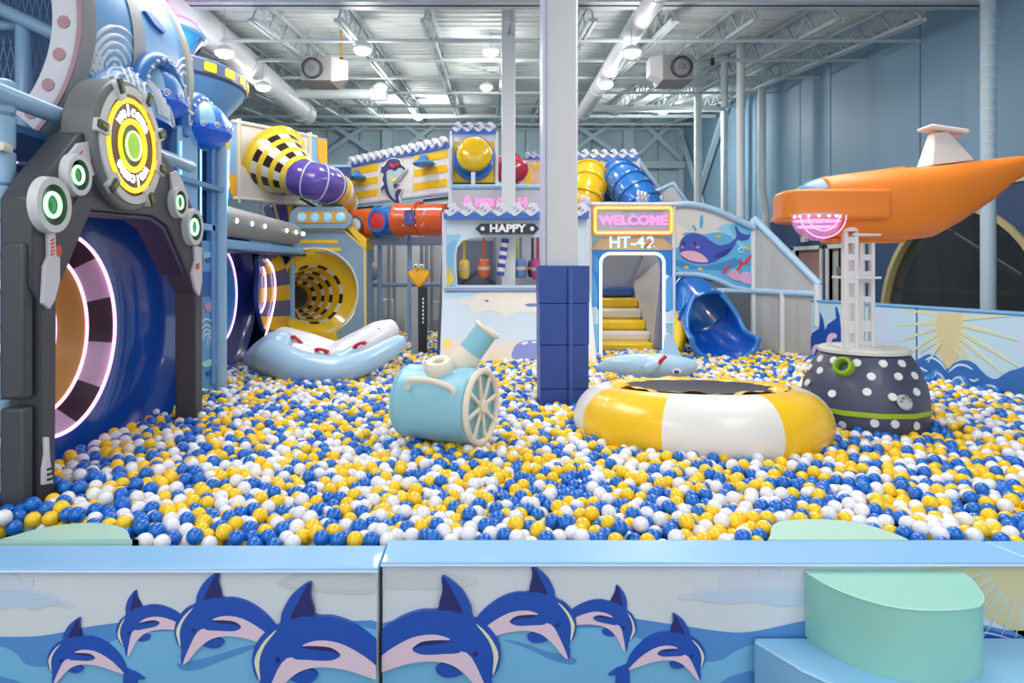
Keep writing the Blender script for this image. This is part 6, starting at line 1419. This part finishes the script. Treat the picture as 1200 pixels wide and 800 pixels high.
pr.poly([(789, 308), (796, 305), (820, 312), (850, 306), (862, 302), (866, 310), (850, 316), (830, 316), (800, 314)], (62, 140, 200))
pr.done('sea_print', t)
pr = Print(f, lw, .006)
W1, W2, W3 = (64, 84, 176), (88, 116, 200), (232, 178, 196)
pr.poly([(800, 274), (810, 272), (825, 275), (840, 282), (845, 290), (830, 290), (812, 282)], (120, 160, 214))
pr.poly([(796, 292), (797, 283), (803, 276), (812, 273), (824, 276), (834, 283), (842, 287), (852, 286), (860, 281), (863, 276), (861, 266), (863, 265), (867, 272), (876, 275), (879, 273), (877, 280), (870, 282), (864, 281), (860, 289), (852, 298), (843, 303), (836, 307), (826, 309), (812, 308), (802, 304), (797, 298)], W1)
pr.poly([(797, 297), (803, 294), (812, 294), (821, 297), (828, 303), (829, 307), (818, 307), (806, 304)], W3)
pr.poly([(836, 301), (846, 294), (858, 290), (852, 298), (844, 302)], (44, 60, 150))
pr.poly([(800, 283), (802, 283), (802, 287), (800, 287)], (30, 40, 90), n=2).poly([(813, 283), (815, 283), (815, 287), (813, 287)], (30, 40, 90), n=2)
pr.poly([(798, 289), (800, 288), (801, 290), (799, 291)], (238, 140, 150), n=2).poly([(815.5, 289), (818.5, 288), (819.5, 290), (817, 291)], (238, 140, 150), n=2)
pr.poly([(811, 265), (813, 264), (816, 268), (815, 271)], (90, 170, 210), n=2).poly([(821, 253), (823, 252), (824, 260), (822, 268), (820, 266), (820, 258)], (90, 170, 210), n=2)
for (x, y) in ((842, 277), (804, 313), (820, 315), (877, 291)): pr.poly([(x-3, y), (x-1, y-1.8), (x+2, y-1.4), (x+3.4, y), (x+2, y+1.4), (x-1, y+1.8)], (238, 178, 60), n=2)
for q in ([(846, 321), (852, 314), (853, 310)], [(852, 314), (857, 311)], [(862, 318), (868, 310), (867, 303)], [(868, 310), (875, 306), (880, 298)], [(871, 308), (881, 310)], [(864, 306), (869, 309)], [(875, 306), (874, 299)], [(848, 319), (844, 315)]): pr.line(q, .035, (214, 60, 74))
pr.poly([(852, 322), (860, 316), (866, 320), (870, 328), (860, 328)], (222, 160, 190)); pr.poly([(866, 326), (872, 318), (880, 322), (882, 332), (872, 332)], (210, 170, 206))
for (x, y, r) in ((877, 263, 3.4), (868, 293, 2.8), (793, 318, 3)): pr.line([(x+r*math.cos(a), y+r*math.sin(a)) for a in [2*PI*i/10 for i in range(11)]], .012, (214, 236, 244))
pr.done('whale_print', t)
# curved rails, posts, fence sheets
RL = M((168, 200, 226), .35, coat=.2, bump=.15, bscale=14); PW_ = M((216, 222, 226), .45)
def railing(name, pts, r, label, H_=None, m=RL):
    H_ = H_ or (H-.03); b = MB(); b.tube(crom([P(x, y, H_) for x, y in pts], 5, False), r, m, 14); return tag(b.build(name, smooth=60), label, 'rail')
railing('curved_rail', [(790, 240), (805, 239), (820, 241), (835, 245), (850, 251), (865, 258), (884, 267)], .042, 'light blue curved rail along the top of the whale panel')
railing('curved_rail', [(788, 322), (800, 321), (818, 322), (832, 325), (848, 331), (862, 337), (882, 341)], .034, 'light blue curved rail over the blue slide mouth')
railing('level_rail', [(838, 340), (870, 341), (884, 341)], .035, 'short level light blue rail right of the slide mouth')
fence0, fence1 = Vector((sx(884, H), H, 0)), Vector((sx(961, 8.3), 8.3, 0)); ff = Frame(fence0, fence1-fence0); LF = (fence1-fence0).length
b = MB(); b.tube([fence0+Vector((0, 0, sz(341, H))), fence1+Vector((0, 0, sz(345, 8.3)))], .042, RL, 14); tag(b.build('level_rail'), 'light blue level rail of the clear fence at right', 'rail')
b = MB(); b.tube([fence0+Vector((0, 0, sz(256, H))), fence1+Vector((0, 0, sz(334, 8.3)))], .046, RL, 14); tag(b.build('sloping_rail'), 'light blue sloping rail running down to the side barrier', 'rail')
t = thing('clear_fence', 'clear sheet fence with white posts between whale panel and side barrier', 'fence', (fence0+fence1)/2)
for (x, y0, y1, D_) in ((883, 256, 425, H), (917, 342, 432, 8.75), (850, 341, 412, 9.8), (959, 333, 360, 8.32)):
    b = MB(); b.cyl((sx(x, D_), D_, .2 if x != 959 else .9), (sx(x, D_), D_, sz(y0, D_)), .035 if x != 959 else .05, PW_, 14); b.build('post', t)
CS = mat('clear_fence_sheet', (206, 206, 204), .15, alpha=.62)
b = MB(); b.prism([(0, .2), (LF, .2), (LF, sz(334, 8.3)), (0, sz(256, H))], ff, -.01, 0, CS); b.build('clear_sheet', t, smooth=0)
b = MB(); b.fbox(fy(9.8), sx(820, 9.8), sx(884, 9.8), .2, sz(341, 9.8), -.01, 0, CS); b.build('clear_sheet', t)
b = MB(); b.fbox(fy(10.2), sx(788, 10.2), sx(884, 10.2), .2, sz(330, 10.2), -.02, 0, M((176, 178, 176), .6)); b.build('rear_sheet', t)
b = MB(); b.fbox(ff, 0, LF, .2, .66, -.06, -.02, M((214, 206, 200), .5)); b.build('kick_board', t, bev=.01)
# ---- blue tube slide with open mouth
t = thing('tube_slide', 'blue tube slide with open scooped mouth pouring into the balls at right', 'slide', (sx(835, 9.2), 9.1, .5))
SB2 = M((24, 108, 190), .18, coat=.7)
tube = crom([P(792, 334, 9.6), P(806, 346, 9.35), P(818, 358, 9.15)], 6, False); r = .31
tb = crom([P(798, 345, 9.35), P(812, 352, 9.2), P(824, 366, 9.0)], 6, False)
b = MB(); b.tube(tb, .33, SB2, 32, caps=False); b.build('tube_section', t, smooth=60)
for i in (2, len(tb)-1): d = tb[i]-tb[i-1]; b = MB(); b.torus(tb[i], d, .345, .022, SB2, 36, 8); b.build('flange', t); x_, y_, z_ = basis(d); b = MB(); [b.ball(tb[i]-z_*.02+(x_*math.cos(a)+y_*math.sin(a))*.365, .014, M((196, 206, 220), .4), 6, 4) for a in [2*PI*k/12 for k in range(12)]]; o = b.build('bolts', t); o['kind'] = 'stuff'
# scoop: open lower shell along a path, lip rolled
pa = crom([tb[-1], P(832, 378, 8.8), P(842, 390, 8.55), P(850, 396, 8.3)], 5, False); N = len(pa); n = 26; b = MB(); vs = []
ax0 = (pa[-1]-pa[0]); ax0.normalize()
for i, q in enumerate(pa):
    d = (pa[min(i+1, N-1)]-pa[max(i-1, 0)]).normalized(); sxv = d.cross(Vector((0, 0, 1))).normalized(); up = sxv.cross(d).normalized(); f_ = i/(N-1)
    op = .55+1.05*min(1, f_*1.8); w_ = .33*(1+.22*f_)
    for j in range(n+1):
        a = -PI/2-(PI-op)+2*(PI-op)*j/n
        vs.append(q+sxv*math.cos(a)*w_+up*math.sin(a)*w_*(1-.25*f_))
fs_ = [(i*(n+1)+j, i*(n+1)+j+1, (i+1)*(n+1)+j+1, (i+1)*(n+1)+j) for i in range(N-1) for j in range(n)]
b.add(vs, fs_, SLIDEB); o = b.build('open_scoop', t, smooth=60, fixn=False); m_ = o.modifiers.new('s', 'SOLIDIFY'); m_.thickness = .03; m_.offset = 1
lip = [vs[i*(n+1)] for i in range(N)]+[vs[(N-1)*(n+1)+j] for j in range(1, n)]+[vs[i*(n+1)+n] for i in range(N-1, -1, -1)]
b = MB(); b.tube(lip, .035, M((34, 120, 204), .2, coat=.7), 10); b.build('rolled_lip', t, smooth=60)
b = MB(); b.tube(crom([P(792, 365, 9.1), P(797, 380, 9.0), P(797, 396, 8.9), P(792, 408, 8.85)], 4, False), .085, YEL, 16); tag(b.build('yellow_bumper', smooth=60), 'curved yellow foam bumper right of the archway', 'bumper')
t = thing('support_bundle', 'dark cloth bundle between yellow bumper and slide', 'bundle', P(797, 385, 9.4))
for q in ((796, 372), (800, 384), (806, 392)): b = MB(); b.ball(P(*q, 9.4), (.09, .07, .10), M((70, 74, 84), .6), 12, 8); b.build('fold', t)
# ================================================================ balls
H0, PITCH, RAD = .478, .0665, .034
def height(x, y):
    h = H0+.035*noise.noise(Vector((x*.55, y*.55, 3)))+.02*noise.noise(Vector((x*1.6, y*1.6, 8)))
    if x < -1.0 and y < 6: h += .035*min(1, (-1.0-x))
    if x > 3.2: h += .03
    return h
rng = np.random.default_rng(5)
def inside(x, y):
    if y < 2.79: return False
    if x < -2.45 and y < 6.6: return False
    if x < (-2.46 if y < 6.35 else -2.9): return False
    if -2.26 < x < -2.08 and (3.1 < y < 3.42 or 4.85 < y < 5.1): return False
    if y > 9.4 and x < -2.7: return False
    if y > 9.86 and x < sx(431, 9.9): return False
    if y > 12.1: return False
    # right boundary
    if x > 4.79-(y-5.2)*.25-.06: return False
    if x > 4.0 - 0 and y > 8.3: return False
    if x > 3.55 and y > 9.1-(x-3.58)*1.6+.0: return False
    if sx(519, 8.7)-.03 < x < sx(690, 8.7)+.03 and y > 8.2: return False
    if 1.32 < x < 1.52 and 8.85 < y < 9.1: return False
    if y > 9.25 and 1.4 < x < 2.45: return False
    if y > 10.1 and x > 1.3: return False
    if y > 8.8 and 1.28 < x < 1.4: return False
    if .42 < x < .85 and 5.53 < y < 5.95: return False
    if (x-sx(1012, 4.95))**2+(y-4.95)**2 < .43**2: return False
    if (x-sx(818, 4.74))**2+((y-4.74))**2 < .80**2: return False
    for (cx_, cy_, rx, ry) in ((sx(50, 2.85), 2.74, .40, .25), (sx(985, 2.85), 2.74, .36, .27)):
        if ((x-cx_)/rx)**2+((y-cy_)/ry)**2 < 1.05: return False
    if not (-.04 < 0) : return False
    # beyond the sight lines
    px_ = 570+800*x/y
    return -60 < px_ < 1600
pts = []
row = 0; y = 2.80
while y < 12.1:
    xs = -8.0; n_ = 0; x = -3.2+(row % 2)*PITCH/2
    while x < 5.5:
        jx, jy, jz = rng.uniform(-.019, .019), rng.uniform(-.019, .019), rng.uniform(-.017, .022)
        if inside(x+jx, y+jy): pts.append((x+jx, y+jy, height(x, y)+jz))
        x += PITCH
    y += PITCH*.866; row += 1
pts = np.array(pts)
# push apart balls that overlap (grid neighbours), a few rounds
for it in range(5):
    order = np.argsort(pts[:, 1]); pts = pts[order]
    cell = {}
    key = np.floor(pts[:, :2]/.08).astype(int)
    for i, k_ in enumerate(map(tuple, key)): cell.setdefault(k_, []).append(i)
    I, J = [], []
    for (a, c_), lst in cell.items():
        for dx, dy in ((0, 0), (1, 0), (0, 1), (1, 1), (1, -1)):
            oth = cell.get((a+dx, c_+dy))
            if not oth: continue
            for i in lst:
                for j in oth:
                    if (dx, dy) != (0, 0) or i < j: I.append(i); J.append(j)
    I, J = np.array(I), np.array(J); d = pts[J]-pts[I]; L = np.sqrt((d**2).sum(1))+1e-9; ov = np.clip(2*RAD-L, 0, None)
    mv = d/L[:, None]*(ov*.5*.6)[:, None]
    np.add.at(pts, I, -mv); np.add.at(pts, J, mv)
    pts[:, 2] = np.clip(pts[:, 2], H0-.07, H0+.16)
    if it >= 3: break
# a lower layer fills the gaps
low = pts[::1].copy(); low[:, 0] += PITCH*.5; low[:, 1] += PITCH*.29; low[:, 2] -= .050
low = low[[inside(a, c_) and c_ < 9 for a, c_ in low[:, :2]]]
colr = rng.choice(3, size=len(pts), p=[.34, .34, .32]); collow = rng.choice(3, size=len(low), p=[.34, .34, .32])
def ball_mat(name, rgb, dots=False):
    m = mat(name, rgb, .3, coat=.35); nt = m.node_tree; b_ = nt.nodes['Principled BSDF']
    tc = nt.nodes.new('ShaderNodeTexCoord'); v = nt.nodes.new('ShaderNodeTexVoronoi'); v.inputs['Scale'].default_value = 150
    bp = nt.nodes.new('ShaderNodeBump'); bp.inputs['Strength'].default_value = .35; bp.inputs['Distance'].default_value = .0012; bp.invert = True
    nt.links.new(tc.outputs['Object'], v.inputs['Vector']); nt.links.new(v.outputs['Distance'], bp.inputs['Height']); nt.links.new(bp.outputs['Normal'], b_.inputs['Normal'])
    b_.inputs['Subsurface Weight'].default_value = 0
    return m
BM_ = [ball_mat('ball_yellow', (252, 206, 22)), ball_mat('ball_blue', (0, 104, 200)), ball_mat('ball_white', (236, 236, 242))]
# the 300 that show largest: nearest in view
pxs = 570+800*pts[:, 0]/pts[:, 1]
vis = (pxs > 2) & (pxs < 1198)
near = np.where(vis)[0]; near = near[np.argsort(pts[near, 1])][:300]
bms = []
for i in range(3):
    bm = bmesh.new(); bmesh.ops.create_icosphere(bm, subdivisions=4, radius=RAD); me = bpy.data.meshes.new('pit_ball'); bm.to_mesh(me); bm.free(); me.materials.append(BM_[i]); me.shade_smooth(); bms.append(me)
NM = ('yellow', 'blue', 'white')
for i in near:
    k = int(colr[i]); o = bpy.data.objects.new('pit_ball', bms[k]); COL.objects.link(o); o.location = pts[i]
    o.rotation_euler = (rng.uniform(0, 6), rng.uniform(0, 6), 0)
    tag(o, 'glossy %s plastic ball among the nearest rows behind the front barrier' % NM[k], 'ball', '%s balls nearest the front barrier' % NM[k])
mask = np.ones(len(pts), bool); mask[near] = False
allp = np.vstack([pts[mask], low]); allc = np.concatenate([colr[mask], collow])
me = bpy.data.meshes.new('pit_balls'); me.from_pydata([tuple(p_) for p_ in allp], [], [])
at = me.attributes.new('shade', 'INT', 'POINT'); at.data.foreach_set('value', allc.astype(np.int32))
o = bpy.data.objects.new('pit_balls', me); COL.objects.link(o)
tag(o, 'yellow, blue and white plastic balls filling the pit', 'balls', kind='stuff')
ng = bpy.data.node_groups.new('scatter', 'GeometryNodeTree'); ng.interface.new_socket('Geometry', in_out='INPUT', socket_type='NodeSocketGeometry'); ng.interface.new_socket('Geometry', in_out='OUTPUT', socket_type='NodeSocketGeometry')
N_ = ng.nodes; gi = N_.new('NodeGroupInput'); go = N_.new('NodeGroupOutput'); jn = N_.new('GeometryNodeJoinGeometry')
na = N_.new('GeometryNodeInputNamedAttribute'); na.data_type = 'INT'; na.inputs['Name'].default_value = 'shade'
for k in range(3):
    cp = N_.new('FunctionNodeCompare'); cp.data_type = 'INT'; cp.operation = 'EQUAL'
    ii = [s for s in cp.inputs if s.type == 'INT']; ng.links.new(next(s for s in na.outputs if s.enabled and s.name == 'Attribute'), ii[0]); ii[1].default_value = k
    ic = N_.new('GeometryNodeMeshIcoSphere'); ic.inputs['Radius'].default_value = RAD; ic.inputs['Subdivisions'].default_value = 4
    ss = N_.new('GeometryNodeSetShadeSmooth'); sm_ = N_.new('GeometryNodeSetMaterial'); sm_.inputs['Material'].default_value = BM_[k]
    ip = N_.new('GeometryNodeInstanceOnPoints')
    ng.links.new(gi.outputs[0], ip.inputs['Points']); ng.links.new(cp.outputs[0], ip.inputs['Selection']); ng.links.new(ic.outputs['Mesh'], ss.inputs[0]); ng.links.new(ss.outputs[0], sm_.inputs[0]); ng.links.new(sm_.outputs[0], ip.inputs['Instance'])
    ng.links.new(ip.outputs[0], jn.inputs[0])
ng.links.new(jn.outputs[0], go.inputs[0])
md = o.modifiers.new('scatter', 'NODES'); md.node_group = ng
# dark floor pad under the balls
b = MB(); b.box((-2.9, 2.75, .30), (4.6, 12.3, .40), M((90, 120, 150), .7)); tag(b.build('pit_base'), 'hidden padded base under the balls', 'base', kind='structure')
print('balls', len(pts), len(low), 'time ok')
